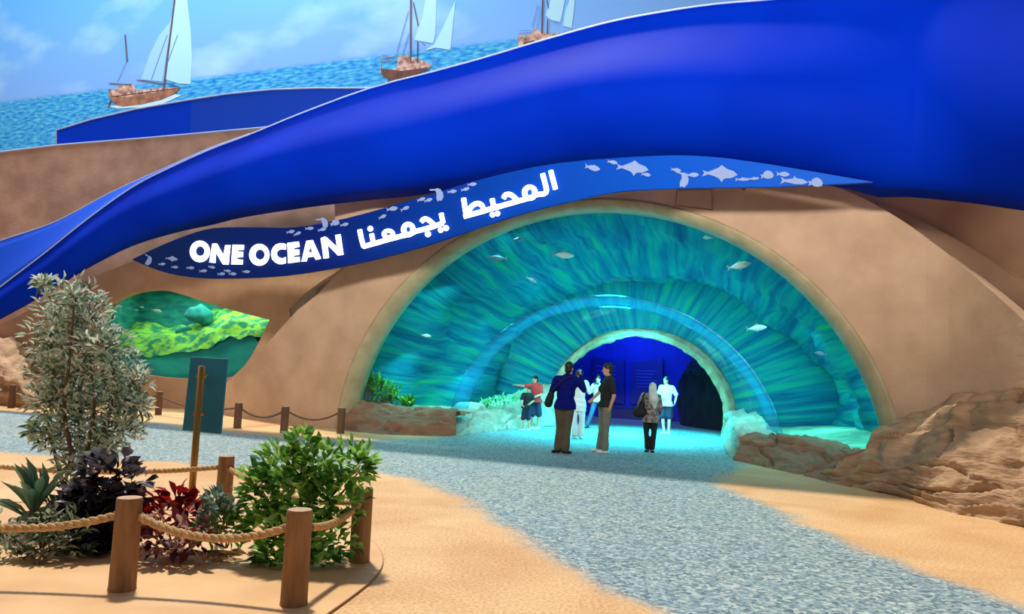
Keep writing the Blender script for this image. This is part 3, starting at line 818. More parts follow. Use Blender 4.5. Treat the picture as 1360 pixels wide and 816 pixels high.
def gp(pts): return [ground(x, y) for x, y in pts]


# big outcrop at the right of the arch
bot = gp([(1078, 632), (1100, 641), (1150, 651), (1200, 661), (1250, 679), (1300, 688), (1360, 702), (1440, 722), (1520, 745), (1680, 790), (1800, 815)])
topc = [at_depth(x, y, Y) for x, y, Y in ((1132, 602, 12.6), (1152, 596, 12.9), (1166, 562, 13.05), (1203, 568, 12.4), (1240, 546, 11.9), (1300, 523, 11.4), (1360, 520, 10.9), (1440, 512, 10.3), (1520, 515, 9.4), (1680, 520, 8.2), (1800, 530, 7.4))]
mid = [b.lerp(t, .5) + Vector((-.12, -.28, .0)) for b, t in zip(bot, topc)]
midl = [b.lerp(t, .2) + Vector((-.05, -.12, .02)) for b, t in zip(bot, topc)]
backc = [Vector((DUNE.pos(DUNE.hit(x, 560)[0], 0).x, DUNE.pos(DUNE.hit(x, 560)[0], 0).y, t.z + .05)) for x, t in zip((1175, 1180, 1190, 1215, 1250, 1310, 1370, 1450, 1530, 1700, 1830), topc)]
rock_face('rock_outcrop', [bot, midl, mid, topc, backc], M['rock'], 16, 11, 250, 84, .14, .16, 'large layered sandstone outcrop at the right foot of the arch', tilt=-.22, strata=5)
# ledge inside the arch, right
bot = gp([(974, 612), (1000, 617), (1050, 629), (1090, 638), (1130, 648)])
topc = [at_depth(x, y, Y) for x, y, Y in ((984, 579, 15.2), (1010, 580, 15.0), (1050, 584, 14.4), (1090, 593, 13.9), (1140, 603, 13.2))]
backc = [p + Vector((.9, .75, -.02)) for p in topc]
rock_face('rock_ledge', [bot, topc, backc], M['rock_red'], 9, 5, 130, 40, .085, .09, 'low brown rock ledge under the right glass, beside the outcrop')
# end of the ledge turning into the tunnel, pale in the tank light
bot = gp([(980, 613), (968, 605), (962, 595), (959, 586), (957, 580)])
topc = [at_depth(x, y, Y) for x, y, Y in ((986, 578, 15.3), (982, 572, 16.3), (977, 563, 17.6), (972, 553, 19.0), (967, 546, 20.3))]
backc = [p + Vector((.8, .2, 0)) for p in topc]
rock_face('rock_ledge', [bot[::-1], topc[::-1], backc[::-1]], M['rock_pale'], 8, 9, 90, 28, .09, .08, 'pale rough rock lining the right side of the tunnel walkway')
# red-brown ledge left
bot = gp([(450, 571), (490, 577), (530, 579), (570, 580), (606, 581)])
topc = [at_depth(x, y, Y) for x, y, Y in ((452, 532, 18.2), (490, 534, 18.2), (530, 541, 18.1), (572, 540, 17.9), (606, 547, 17.8))]
backc = [p + Vector((.35, .8, -.02)) for p in topc]
rock_face('rock_ledge', [bot, topc, backc], M['rock_red'], 12, 3, 130, 36, .085, .09, 'red brown cracked rock ledge under the left glass, behind the end bollard')
# pale ledge, running into the tunnel at the left
bot = gp([(600, 581), (640, 575), (690, 569), (725, 567), (748, 566)])
topc = [at_depth(x, y, Y) for x, y, Y in ((600, 546, 18.6), (640, 541, 20.0), (690, 534, 21.3), (725, 525, 21.9), (748, 512, 22.4))]
backc = [p + Vector((-.9, .5, -.02)) for p in topc]
rock_face('rock_ledge', [bot, topc, backc], M['rock_pale'], 16, 21, 130, 36, .08, .09, 'pale rock ledge lining the left side of the tunnel walkway')
# boulders at the far left
bot = gp([(-60, 536), (-20, 538), (15, 540), (40, 543), (58, 545)])
topc = [at_depth(x, y, Y) for x, y, Y in ((-60, 440, 22.6), (-20, 448, 22.6), (12, 452, 22.6), (30, 468, 22.6), (60, 520, 22.4))]
midc = [b.lerp(t, .45) + Vector((0, -.5, 0)) for b, t in zip(bot, topc)]
backc = [p + Vector((0, 1, 0)) for p in topc]
rock_face('boulder_pile', [bot, midc, topc, backc], M['rock'], 9, 33, 60, 30, .2, .12, 'heap of sandy boulders beside the left window wall', tilt=0, strata=2)

# ------------------------------------------------------------------ glass tunnel and tank
PROF = [(.32, -.41, -.33, 5.74, 5.35), (1.0, -.46, -.32, 5.05, 4.68), (2.3, -.56, -.27, 4.02, 3.66), (4.2, -.66, .12, 3.05, 2.78), (6.1, -.70, .5, 2.52, 2.24)]


def horn(t):
    T = [p[0] for p in PROF]; return [float(np.interp(t, T, [p[k] for p in PROF])) for k in range(1, 5)]


def smooth_prof(n):
    P = catmull([(p[0], p[3], p[4]) for p in PROF], n); Q = catmull([(p[0], p[1], p[2]) for p in PROF], n)
    return [(a.x, q.y, q.z, a.y, a.z) for a, q in zip(P, Q)]


SP = smooth_prof(6)


def horn2(t):
    T = [p[0] for p in SP]; return [float(np.interp(t, T, [p[k] for p in SP])) for k in range(1, 5)]


def horn_grid(ts, z0, na=48, grow=(0, 0), t_off=0):
    V, uv = [], []
    for t in ts:
        uc, zc, a, b = horn2(min(max(t, SP[0][0]), SP[-1][0])); a += grow[0]; b += grow[1]
        s0 = math.asin(max(-.9, min(.9, (z0 - zc) / b)))
        for i in range(na + 1):
            g = s0 + (PI - 2 * s0) * i / na
            V.append(arch_pt(uc + a * math.cos(g), t + t_off, zc + b * math.sin(g))); uv.append((i / na, t))
    Fq = [(j * (na + 1) + i, j * (na + 1) + i + 1, (j + 1) * (na + 1) + i + 1, (j + 1) * (na + 1) + i) for j in range(len(ts) - 1) for i in range(na)]
    return V, Fq, uv


m, nt, b, N, L = new_mat('acrylic')
nt.nodes.remove(b); out = N['Material Output']
tr = N.new('ShaderNodeBsdfTransparent'); tr.inputs[0].default_value = (.93, 1, 1, 1); gl = N.new('ShaderNodeBsdfGlossy'); gl.inputs['Roughness'].default_value = .06; gl.inputs[0].default_value = (.75, .95, 1, 1)
lw = N.new('ShaderNodeLayerWeight'); lw.inputs[0].default_value = .25; mu = N.new('ShaderNodeMath'); mu.operation = 'MULTIPLY'; mu.inputs[1].default_value = .42; L.new(lw.outputs['Fresnel'], mu.inputs[0])
mi = N.new('ShaderNodeMixShader'); L.new(mu.outputs[0], mi.inputs[0]); L.new(tr.outputs[0], mi.inputs[1]); L.new(gl.outputs[0], mi.inputs[2]); L.new(mi.outputs[0], out.inputs[0])
M['glass'] = m
tun = empty('glass_tunnel', arch_pt(-.4, .4, 0)); tag(tun, 'flared transparent acrylic tunnel through the turquoise tank', 'tunnel')
t1 = 2.3
V, Fq, _ = horn_grid(np.linspace(.36, t1, 14), .02); link('acrylic_panel', mesh('acrylic_panel', V, Fq), M['glass'], tun)
V, Fq, _ = horn_grid(np.linspace(t1 + .06, 6.05, 20), .02); link('acrylic_panel', mesh('acrylic_panel', V, Fq), M['glass'], tun)
mj, nt, b, N, L = new_mat('joint_blue_sheen')  # joint between panels, widened and tinted blue to imitate a reflected sheen
nt.nodes.remove(b); tr = N.new('ShaderNodeBsdfTransparent'); tr.inputs[0].default_value = (.58, .87, 1, 1); gl = N.new('ShaderNodeBsdfGlossy'); gl.inputs['Roughness'].default_value = .25; gl.inputs[0].default_value = (.3, .8, 1, 1)
mi = N.new('ShaderNodeMixShader'); mi.inputs[0].default_value = .13; L.new(tr.outputs[0], mi.inputs[1]); L.new(gl.outputs[0], mi.inputs[2]); L.new(mi.outputs[0], N['Material Output'].inputs[0])
V, Fq, _ = horn_grid(np.linspace(t1 - .12, t1 + .34, 5), .02, 48, (-.03, -.03)); j_ = link('joint_sheen_band', mesh('joint_sheen_band', V, Fq), mj, tun)
sj = j_.modifiers.new('t', 'SOLIDIFY'); sj.thickness = .05; sj.offset = 1

# tank: shell with reflection streaks painted into its teal, and the sandy bottom
def tank_mat():
    m, nt, b, N, L = new_mat('tank_light_streaks')
    tc = N.new('ShaderNodeTexCoord'); mp = N.new('ShaderNodeMapping'); mp.inputs['Scale'].default_value = (42, .3, 1); L.new(tc.outputs['UV'], mp.inputs[0])
    n1 = N.new('ShaderNodeTexNoise'); n1.inputs['Scale'].default_value = 1.6; n1.inputs['Detail'].default_value = 9; n1.inputs['Distortion'].default_value = .35; n1.inputs['Roughness'].default_value = .6; L.new(mp.outputs[0], n1.inputs['Vector'])
    r = N.new('ShaderNodeValToRGB'); e = r.color_ramp.elements; e[0].position = .3; e[0].color = lin((6, 74, 112)); e[1].position = .8; e[1].color = lin((84, 204, 140))
    k = e.new(.46); k.color = lin((8, 112, 138)); k = e.new(.6); k.color = lin((22, 146, 140)); k = e.new(.7); k.color = lin((34, 166, 104)); L.new(n1.outputs['Fac'], r.inputs[0])
    L.new(r.outputs[0], b.inputs['Base Color']); b.inputs['Roughness'].default_value = .9; b.inputs['Specular IOR Level'].default_value = .1
    bp = N.new('ShaderNodeBump'); bp.inputs['Strength'].default_value = .5; bp.inputs['Distance'].default_value = .2; L.new(n1.outputs['Fac'], bp.inputs['Height']); L.new(bp.outputs[0], b.inputs['Normal'])
    return m


ts = np.linspace(.31, 8.2, 26); na = 72; V, UVs = [], []
for t in ts:
    uc, zc, a, b_ = horn2(min(max(t, SP[0][0]), SP[-1][0]))
    x = min(1, max(0, (t - .3) / 6)); A_ = a * .55 + 5.74 * .45 + 1.6; B_ = b_ * .5 + 5.35 * .5 + .75
    for i in range(na + 1):
        g = PI * i / na; q = noise.fractal(Vector((math.cos(g) * 3, t * .7, math.sin(g) * 3)), 1, 2, 4) * .35
        V.append(arch_pt(uc + (A_ + q - (.85 if math.cos(g) < 0 else 0) * abs(math.cos(g))) * math.cos(g), t, .0 + (B_ + q) * max(math.sin(g), 0) ** .9)); UVs.append((i / na, t))
Fq = [(j * (na + 1) + i, (j + 1) * (na + 1) + i, (j + 1) * (na + 1) + i + 1, j * (na + 1) + i + 1) for j in range(len(ts) - 1) for i in range(na)]
me = mesh('tank_shell', V, Fq); uvl = me.uv_layers.new(name='UVMap')
for lp in me.loops: uvl.data[lp.index].uv = UVs[lp.vertex_index]
M['tank'] = tank_mat()
shell = link('wall_tank', me, M['tank']); tag(shell, kind='structure')
s = shell.modifiers.new('t', 'SOLIDIFY'); s.thickness = .2; s.offset = -1
# tank floor, both sides of the walkway
M['tank_sand'] = mat('tank_sand', (110, 150, 126), .9, (150, 184, 156), 3, bump=.3, bscale=5)
for sgn in (-1, 1):
    V, Fq = [], []
    tt = np.linspace(.5, 8, 30); nn = 12
    for t in tt:
        uc, zc, a, b_ = horn2(min(t, 6.1)); s0 = max(0, 1 - (max(0, (.32 - zc)) / b_) ** 2) ** .5 * a + .05
        for k in range(nn + 1):
            u = uc + sgn * (s0 + max(.3, (6.2 if sgn < 0 else 7.0) - s0) * (k / nn)); V.append(arch_pt(u, t, .30 + .5 * (k / nn) ** 1.6 + .08 * noise.noise(Vector((u, t, 1.7)))))
    Fq = [(j * (nn + 1) + i, j * (nn + 1) + i + 1, (j + 1) * (nn + 1) + i + 1, (j + 1) * (nn + 1) + i) for j in range(len(tt) - 1) for i in range(nn)]
    tag(obj('floor_tank', V, Fq, M['tank_sand']), kind='structure')
# rear wall of the tank around the tunnel mouth
m_rear = mat('tank_rear', (8, 90, 120), .9, (24, 140, 140), 2, bump=.5, bscale=3)
V, Fq = [], []
inn = arc_uz(2.72, 2.44, -.70, .5, 40, 0); outr = arc_uz(7.2, 5.6, -.70, 0, 40, 0)
for (a, b_), (c, d_) in zip(inn, outr): V += [arch_pt(a, 6.35, b_), arch_pt(c, 6.72, d_)]
Fq = [(2 * i, 2 * i + 1, 2 * i + 3, 2 * i + 2) for i in range(40)]
me = mesh('wall_tank_rear', V, Fq); uvl = me.uv_layers.new(name='UVMap')
for lp in me.loops: uvl.data[lp.index].uv = ((lp.vertex_index // 2) / 40, 6.2 if lp.vertex_index % 2 == 0 else 9.0)
tag(link('wall_tank_rear', me, M['tank']), kind='structure')
# lamps over the tank water
for g in (20, 42, 66, 114, 138, 160):
    for t, pw in ((1.3, 36), (4.0, 38)):
        uc, zc, a, b_ = horn2(t); gr = math.radians(g); a2, b2 = a * .55 + 5.74 * .45 + .8, b_ * .5 + 5.35 * .5 + .45
        a2 -= .75 if g > 90 else 0; p = arch_pt(uc + a2 * math.cos(gr), t, b2 * math.sin(gr)); tgt = arch_pt(uc + a2 * math.cos(gr) * .85, t + .6, 0)
        add_light('tank_lamp', 'AREA', p, tgt, pw, (.16, .95, .96), .5)
for t in (2.7, 4.0, 5.3):
    uc, zc, a, b_ = horn2(t)
    add_light('walkway_lamp', 'AREA', arch_pt(uc, t, zc + b_ + .7), arch_pt(uc, t + .45, 0), 245, (.03, .9, 1), .8).data.spread = math.radians(92)

# rock arch at the far end of the tunnel
def frame_curve(a, b_, t, z0=0.0): return [arch_pt(u, t, z) for u, z in arc_uz(a, b_, -.70, .5, 24, z0)]
M['frame_rock'] = mat('tunnel_end_rock', (138, 134, 104), .9, (170, 166, 136), 4, bump=.6, bscale=9)
c0 = frame_curve(2.58, 2.30, 5.95); c1 = frame_curve(2.40, 2.12, 5.98); c2 = frame_curve(2.42, 2.16, 6.35); c3 = frame_curve(2.80, 2.5, 6.45)
rock_face('rock_arch', [c0, c1, c2, c3], M['frame_rock'], 22, 17, 120, 14, .06, .03, 'rough beige rock arch at the far end of the tunnel', tilt=0)

# ------------------------------------------------------------------ dark blue room beyond
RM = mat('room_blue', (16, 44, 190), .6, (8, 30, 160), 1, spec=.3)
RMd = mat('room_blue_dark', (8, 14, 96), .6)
def rp(u, t, z): return arch_pt(u, t, z)
def quad(name, p, m, thick=.1): 
    o = obj(name, p, [(0, 1, 2, 3)], m, smooth=False); s = o.modifiers.new('t', 'SOLIDIFY'); s.thickness = thick; s.offset = -1; return o
ZR = 3.6
tag(quad('wall_room_back', [rp(-7, 12.6, 0), rp(4.5, 12.6, 0), rp(4.5, 12.6, ZR), rp(-7, 12.6, ZR)], RM), kind='structure')
tag(quad('wall_room_left', [rp(-7, 6.75, 0), rp(-7, 12.6, 0), rp(-7, 12.6, ZR), rp(-7, 6.75, ZR)], RM), kind='structure')
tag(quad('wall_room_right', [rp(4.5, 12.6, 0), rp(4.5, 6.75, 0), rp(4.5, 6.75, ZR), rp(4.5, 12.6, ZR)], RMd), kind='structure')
tag(quad('ceiling_room', [rp(-7, 12.6, ZR), rp(4.5, 12.6, ZR), rp(4.5, 6.75, ZR), rp(-7, 6.75, ZR)], RM), kind='structure')
add_light('room_lamp', 'AREA', rp(-2.0, 10.6, 3.5), rp(-1.5, 12.6, 1.6), 150, (.05, .18, 1), 3, 1.0)
BO = rp(0, 12.45, 0)
def room_px(x, y, t=12.5): return on_plane(x, y, rp(0, t, 0), AN)
PM = mat('panel_navy', (8, 14, 130), .5); TXT = mat('panel_text', (70, 80, 200), .6)
for lab, q, lines in (('navy text panel on the blue room wall, behind the standing man', [(787, 474), (829, 479), (829, 537), (787, 534)], [(792, 818, 486 + k * 5.5) for k in range(6)]),
                      ('navy text panel on the blue room wall, beside the woman in the headscarf', [(838, 481), (880, 477), (880, 536), (838, 537)], [(845, 873 - (k % 3) * 4, 492 + k * 4.2) for k in range(6)])):
    pp = [room_px(x, y, 12.42) for x, y in q]
    e = empty('info_panel', (pp[3] + pp[2]) / 2); tag(e, lab, 'panel')
    o = link('board', mesh('board', pp + [p + AN * .12 for p in pp], [(3, 2, 1, 0), (4, 5, 6, 7), (0, 1, 5, 4), (1, 2, 6, 5), (2, 3, 7, 6), (3, 0, 4, 7)]), PM, e, smooth=False)
    for x0, x1, y in lines:
        link('text_line', mesh('text_line', [room_px(x0, y, 12.41), room_px(x1, y + .6, 12.41), room_px(x1, y + 1.6, 12.41), room_px(x0, y + 1, 12.41)], [(0, 1, 2, 3)]), TXT, e, smooth=False)
pl_ = [room_px(x, y, 11.9) for x, y in ((770, 540), (900, 546), (900, 560), (770, 553))]
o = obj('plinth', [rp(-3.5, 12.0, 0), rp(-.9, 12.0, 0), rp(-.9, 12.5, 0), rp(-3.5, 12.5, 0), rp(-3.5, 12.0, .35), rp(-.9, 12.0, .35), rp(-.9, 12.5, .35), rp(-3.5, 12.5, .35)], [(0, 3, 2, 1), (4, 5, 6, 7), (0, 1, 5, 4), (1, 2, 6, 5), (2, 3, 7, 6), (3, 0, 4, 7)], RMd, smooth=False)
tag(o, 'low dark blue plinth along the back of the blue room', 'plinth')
M['dark_rock'] = mat('dark_cave_rock', (14, 18, 26), .9, (24, 32, 42), 3, bump=.6, bscale=4)
cb = [rp(u, t, 0) for u, t in ((-.5, 12.0), (-.2, 10.6), (.5, 9.6), (1.5, 8.8), (3.0, 8.2))]
ct = [rp(u, t, z) for u, t, z in ((-.3, 12.3, 1.9), (.1, 11.0, 2.3), (.8, 10.0, 2.7), (1.8, 9.2, 3.0), (3.1, 8.6, 3.3))]
cm = [b.lerp(t, .6) - AD * .25 for b, t in zip(cb, ct)]
ck = [p + AD * 1.0 + AN * .1 for p in ct]
rock_face('cave_rock', [cb, cm, ct, ck], M['dark_rock'], 6, 41, 40, 20, .2, .1, 'near black cave rock at the right of the blue room', tilt=0, strata=2)
SPM = mat('spot_glow', (255, 255, 255), .3, emit=(220, 235, 255), estr=6); SPD = mat('spot_body', (20, 20, 30), .4)
for px, py, lb in ((807, 453, 'small ceiling spotlight above the text panel behind the standing man'), (831, 455, 'small ceiling spotlight above the gap between the two text panels'), (856, 453, 'small ceiling spotlight above the text panel beside the headscarf wearer')):
    p = on_plane(px, py, rp(0, 9.2, 0), AN); p.z = ZR - .18
    e = empty('ceiling_spotlight', (p.x, p.y, ZR)); tag(e, lb, 'spotlight', 'spotlights in the blue room')
    link('housing', mesh('housing', *tube_data([p + Vector((0, 0, .18)), p], .06, 10)), SPD, e)
    link('lens', mesh('lens', *tube_data([p + Vector((0, 0, .0)), p - Vector((0, 0, .02))], .05, 10)), SPM, e)

# ------------------------------------------------------------------ fish and plants in the tank
def outside_horn(px, py, extra=.35):
    d = ray(px, py); t = 5.0
    k = (AO - CAM).dot(AN) / d.dot(AN)
    while k < 60:
        p = CAM + d * k; q = p - AO; tt = q.dot(AN); u = q.dot(AD)
        uc, zc, a, b_ = horn2(min(max(tt, .32), 6.1))
        if tt > .45 and ((u - uc) / a) ** 2 + ((p.z - zc) / b_) ** 2 > 1.02: return CAM + d * (k + extra)
        k += .03
    return CAM + d * k


def fish3d(name, pos, length, head, body_m, fin_m, label, group=None):
    """head: unit vector towards the nose"""
    h = Vector(head).normalized(); upv = Vector((0, 0, 1)); sd_ = h.cross(upv).normalized(); upv = sd_.cross(h)
    R_ = lambda x, y, z: pos + (h * x + sd_ * y + upv * z) * length
    V, Fq = [], []; prof_ = [(.5, .005, .005), (.42, .05, .06), (.25, .085, .13), (.05, .09, .15), (-.15, .065, .11), (-.3, .03, .05), (-.38, .015, .028)]
    n = 10
    for x, ry, rz in prof_:
        for k in range(n): a = 2 * PI * k / n; V.append(R_(x, ry * math.cos(a), rz * math.sin(a)))
    Fq = [(i * n + k, i * n + (k + 1) % n, (i + 1) * n + (k + 1) % n, (i + 1) * n + k) for i in range(len(prof_) - 1) for k in range(n)] + [tuple(range(n)), tuple((len(prof_) - 1) * n + k for k in range(n))[::-1]]
    e = empty(name, pos); tag(e, label, 'fish', group)
    link('body', mesh('body', V, Fq), body_m, e)
    def fin(nm, pts):
        a = [R_(x, .006, z) for x, z in pts]; b_ = [R_(x, -.006, z) for x, z in pts]; q = len(pts)
        link(nm, mesh(nm, a + b_, [tuple(range(q)), tuple(range(2 * q - 1, q - 1, -1))] + [(i, (i + 1) % q, q + (i + 1) % q, q + i) for i in range(q)]), fin_m, e, smooth=False)
    fin('tail', [(-.36, .02), (-.52, .15), (-.46, 0), (-.52, -.14), (-.36, -.02)])
    fin('dorsal_fin', [(.18, .12), (.02, .23), (-.18, .1)])
    fin('belly_fin', [(.12, -.12), (.0, -.2), (-.08, -.1)])
    return e


FG = mat('fish_grey', (150, 172, 200), .35, (120, 146, 176), 8); FW_ = mat('fish_pale', (200, 226, 226), .35); FD = mat('fish_fin', (120, 160, 180), .5)
for px, py, lpx, hd, fm, lab in ((661, 343, 26, (-1, .3, .05), FG, 'grey fish near the upper left of the tunnel glass'), (748, 339, 30, (1, .2, 0), FW_, 'long pale fish near the top of the tunnel glass'),
                                 (982, 353, 32, (1, -.2, .25), FW_, 'long pale fish rising beside the upper right glass'), (1005, 436, 28, (1, 0, .15), FW_, 'slim pale fish beside the right side of the glass'),
                                 (690, 318, 18, (-.8, .5, 0), FG, 'small grey fish close to the arch lip above the tunnel'), (706, 372, 16, (1, .2, -.5), FG, 'small dark fish diving below the grey one'),
                                 (566, 446, 14, (1, 0, -.1), FW_, 'tiny pale fish in front of the green streaks at the left'), (1090, 470, 16, (-1, .2, .2), FG, 'small grey fish over the bright tank sand'), (940, 316, 14, (-1, .2, 0), FW_, 'tiny pale fish high in the tank above the joint')):
    p = outside_horn(px, py, .4); L_ = lpx / FPX * (p - CAM).dot(FW)
    fish3d('fish', p, L_, hd, fm, FD, lab)

# ------------------------------------------------------------------ leaves
def leaf_template(fold=.25, rows=5, shape=1.0):
    """unit leaf along +Y, face +Z"""
    V, Fq = [], []
    for i in range(rows):
        t = i / (rows - 1); w = math.sin(PI * t ** shape) * .5 if 0 < i < rows - 1 else .03
        z = -.18 * t * t
        V += [(-w, t, z + fold * w), (0, t, z), (w, t, z + fold * w)]
    for i in range(rows - 1):
        for k in range(2): a = i * 3 + k; Fq.append((a, a + 1, a + 4, a + 3))
    return np.array(V), Fq


LT = leaf_template(); LTs = leaf_template(.35, 5, .75); LTl = leaf_template(.2, 5, 1.5)


def orient(d, roll=0):
    d = Vector(d).normalized(); up_ = Vector((0, 0, 1)) if abs(d.z) < .95 else Vector((1, 0, 0))
    x = d.cross(up_).normalized(); z = x.cross(d).normalized()
    if roll: q = Matrix.Rotation(roll, 3, d); x = q @ x; z = q @ z
    return Matrix((x, d, z)).transposed()


def leaves_mesh(name, specs, tmpl):
    """specs: (pos, dir, roll, length, width, tint)"""
    TV, TF = tmpl; n = len(TV); V = []; Fq = []; tint = []
    for k, (p, d, ro, l, w, ti) in enumerate(specs):
        R_ = np.array(orient(d, ro)); q = (TV * np.array([w, l, l])) @ R_.T + np.array(tuple(p)); V.append(q); Fq += [tuple(i + k * n for i in f) for f in TF]; tint += [ti] * n
    me = bpy.data.meshes.new(name); me.from_pydata(np.concatenate(V).tolist(), [], Fq)
    a = me.attributes.new('tint', 'FLOAT', 'POINT'); a.data.foreach_set('value', tint); return me


def rnd_dir(r, up_=0.0):
    v = Vector((r.gauss(0, 1), r.gauss(0, 1), r.gauss(0, 1))).normalized(); v.z += up_; return v.normalized()


def leaf_parts(root, specs, tmpl, material, name='leaf'):
    """each leaf an object of its own; leaves of one tint share their mesh"""
    cache = {}
    for p, d, ro, l, w, ti in specs:
        key = round(ti * 5) / 5
        if key not in cache:
            me = mesh(name, tmpl[0].tolist(), tmpl[1]); me.materials.append(material); me.polygons.foreach_set('use_smooth', [True] * len(me.polygons))
            a = me.attributes.new('tint', 'FLOAT', 'POINT'); a.data.foreach_set('value', [key] * len(tmpl[0])); cache[key] = me
        o = bpy.data.objects.new(name, cache[key]); COL.objects.link(o); o.parent = root
        R_ = orient(d, ro); o.matrix_parent_inverse = root.matrix_basis.inverted()
        o.matrix_basis = Matrix.Translation(p) @ R_.to_4x4() @ Matrix.Diagonal((w, l, l, 1))


# seaweed and coral inside the tank
SW = leaf_mat('seaweed', [(30, 96, 40), (70, 150, 50), (150, 200, 70)]); CP = leaf_mat('pale_coral', [(120, 210, 170), (170, 235, 200), (100, 220, 120)])
for nm, lab, pxs, mm, sc in (('seaweed', 'green bushy seaweed against the left glass', [(492, 525, 26), (505, 518, 20), (520, 529, 16), (487, 508, 14), (540, 536, 8)], SW, .16), ('coral_patch', 'pale leafy coral growing along the left walkway ledge', [(648, 533, 8), (664, 530, 9), (680, 528, 9), (694, 525, 10), (706, 522, 8)], CP, .14)):
    r = random.Random(5); specs = []; base = None
    for x, y, rad in pxs:
        c = outside_horn(x, y, .25) if nm == 'seaweed' else at_depth(x, y + 5, 20.3 + (x - 648) * .03)
        R_ = rad / FPX * c.y
        if base is None: base = Vector((c.x, c.y, .3))
        for _ in range(90 if nm == 'seaweed' else 60):
            dv = rnd_dir(r, .3); p = c + Vector((dv.x, dv.y * .6, dv.z)) * R_ * r.random() ** .5
            specs.append((p, rnd_dir(r, .8), r.random() * 6, sc * r.uniform(.7, 1.3), sc * .35, r.random()))
    e = empty(nm, base); tag(e, lab, 'seaweed' if nm == 'seaweed' else 'coral')
    o = link('fronds', leaves_mesh('fronds', specs, LT), mm, e); o['kind'] = 'stuff'
    hold = [tube_data([Vector((s_[0].x, s_[0].y, .1 if nm == 'seaweed' else s_[0].z - .1)), s_[0]], .012, 4) for s_ in specs[::9]]
    o = link('stems', mesh('stems', *merge(*hold)), M['bark'], e); o['kind'] = 'stuff'

# ------------------------------------------------------------------ left window: glass and lit seabed behind
WT = empty('aquarium_window', LEFT.pos(LEFT.hit(250, 500)[0], 0)); 
glass = patch('window_1', LEFT, smooth_poly([(366, 420), (346, 460), (330, 486), (303, 508), (250, 509), (205, 506), (160, 496), (136, 475), (124, 440), (132, 412), (150, 395), (185, 381), (215, 379), (260, 391), (330, 411), (366, 420)], 3)[:-1], [], -.2, .04, M['glass']); tag(glass, kind='structure')
bpy.data.objects.remove(WT)
m, nt, b, N, L = new_mat('window_backdrop')
TEAL = mat('window_teal', (4, 100, 104), .9, (30, 146, 124), 2.4, bump=.4, bscale=3, stretch=(1, 1, 3))
BEDM = mat('seabed_green', (140, 194, 58), .9, (22, 124, 92), 3.4, (.44, .58), bump=.6, bscale=6, stretch=(1, 1, 1.5))
BEDT = mat('seabed_teal', (4, 112, 116), .9, (14, 146, 128), 1.2, bump=.4, bscale=4)
def lw_(px, py, off): return LEFT.xyz(px, py, off)
ua_, ub_ = LEFT.hit(118, 450)[0], LEFT.hit(378, 450)[0]
tb = []
Vb = [LEFT.pos(u, z, -2.6) for z in (.3, 3.75) for u in np.linspace(ua_, ub_, 12)]
tag(obj('wall_window_tank', Vb, [(i, i + 1, i + 13, i + 12) for i in range(11)], TEAL, smooth=False), kind='structure')
Vc = [LEFT.pos(u, 3.72, o_) for o_ in (-.35, -2.65) for u in np.linspace(ua_, ub_, 12)]
tag(obj('ceiling_window_tank', Vc, [(i, i + 12, i + 13, i + 1) for i in range(11)], TEAL, smooth=False), kind='structure')
for uu in (ua_, ub_):
    tag(obj('wall_window_tank_side', [LEFT.pos(uu, .3, -.35), LEFT.pos(uu, .3, -2.65), LEFT.pos(uu, 3.72, -2.65), LEFT.pos(uu, 3.72, -.35)], [(0, 1, 2, 3)], TEAL, smooth=False), kind='structure')
tag(obj('wall_window_tank_back', [LEFT.pos(ub_ + .06, 0, -.35), LEFT.pos(ub_ + .06, 0, -3.2), LEFT.pos(ub_ + .06, 5.2, -3.2), LEFT.pos(ub_ + .06, 5.2, -.35)], [(0, 1, 2, 3)], M['wallL'], smooth=False), kind='structure')
def bed(name, rows, material, rough, lab):
    """rows: list of pixel rows (points with depth offset behind the window wall), front to back"""
    G = [catmull([lw_(min(max(x, 126), 370), y, o_) for x, y, o_ in row], 10) for row in rows]; nr = len(G); nc = min(len(g) for g in G)
    V, Fq = [], []
    sub = 6
    for r_ in range((nr - 1) * sub + 1):
        i = min(r_ // sub, nr - 2); f = r_ / sub - i
        for k in range(nc):
            p = G[i][k].lerp(G[i + 1][k], f); p = p + Vector((0, 0, 1)) * noise.fractal(p * 1.7, 1, 2, 5) * rough; V.append(p)
    R_ = (nr - 1) * sub
    Fq = [(j * nc + i, j * nc + i + 1, (j + 1) * nc + i + 1, (j + 1) * nc + i) for j in range(R_) for i in range(nc - 1)]
    o = obj(name, V, Fq, material); tag(o, lab, 'seabed'); return o
bed('seabed_mound', [[(110, 468, -.9), (170, 470, -.9), (230, 470, -.9), (280, 462, -.9), (320, 448, -1), (380, 452, -1)], [(110, 445, -1.4), (170, 446, -1.4), (230, 447, -1.4), (275, 440, -1.4), (310, 428, -1.4), (380, 430, -1.4)], [(110, 428, -2.5), (170, 429, -2.5), (230, 432, -2.5), (270, 424, -2.5), (300, 408, -2.5), (380, 412, -2.5)]], BEDM, .16, 'bright yellow green seabed mound behind the left window')
bed('seabed_slope', [[(110, 530, -.36), (170, 530, -.36), (240, 530, -.36), (300, 530, -.36), (392, 530, -.36)], [(110, 500, -.5), (170, 500, -.5), (240, 500, -.5), (300, 498, -.5), (392, 490, -.5)], [(110, 462, -1.1), (170, 464, -1.1), (240, 462, -1.1), (290, 454, -1.1), (330, 438, -1.2), (392, 444, -1.2)]], BEDT, .05, 'dark teal slope below the green seabed mound')
rcl = [(266, 418, .28, 'peaked teal rock on the seabed mound'), (245, 440, .2, 'low round stone on the green mound'), (235, 452, .12, 'small dark stone at the front of the green mound')]
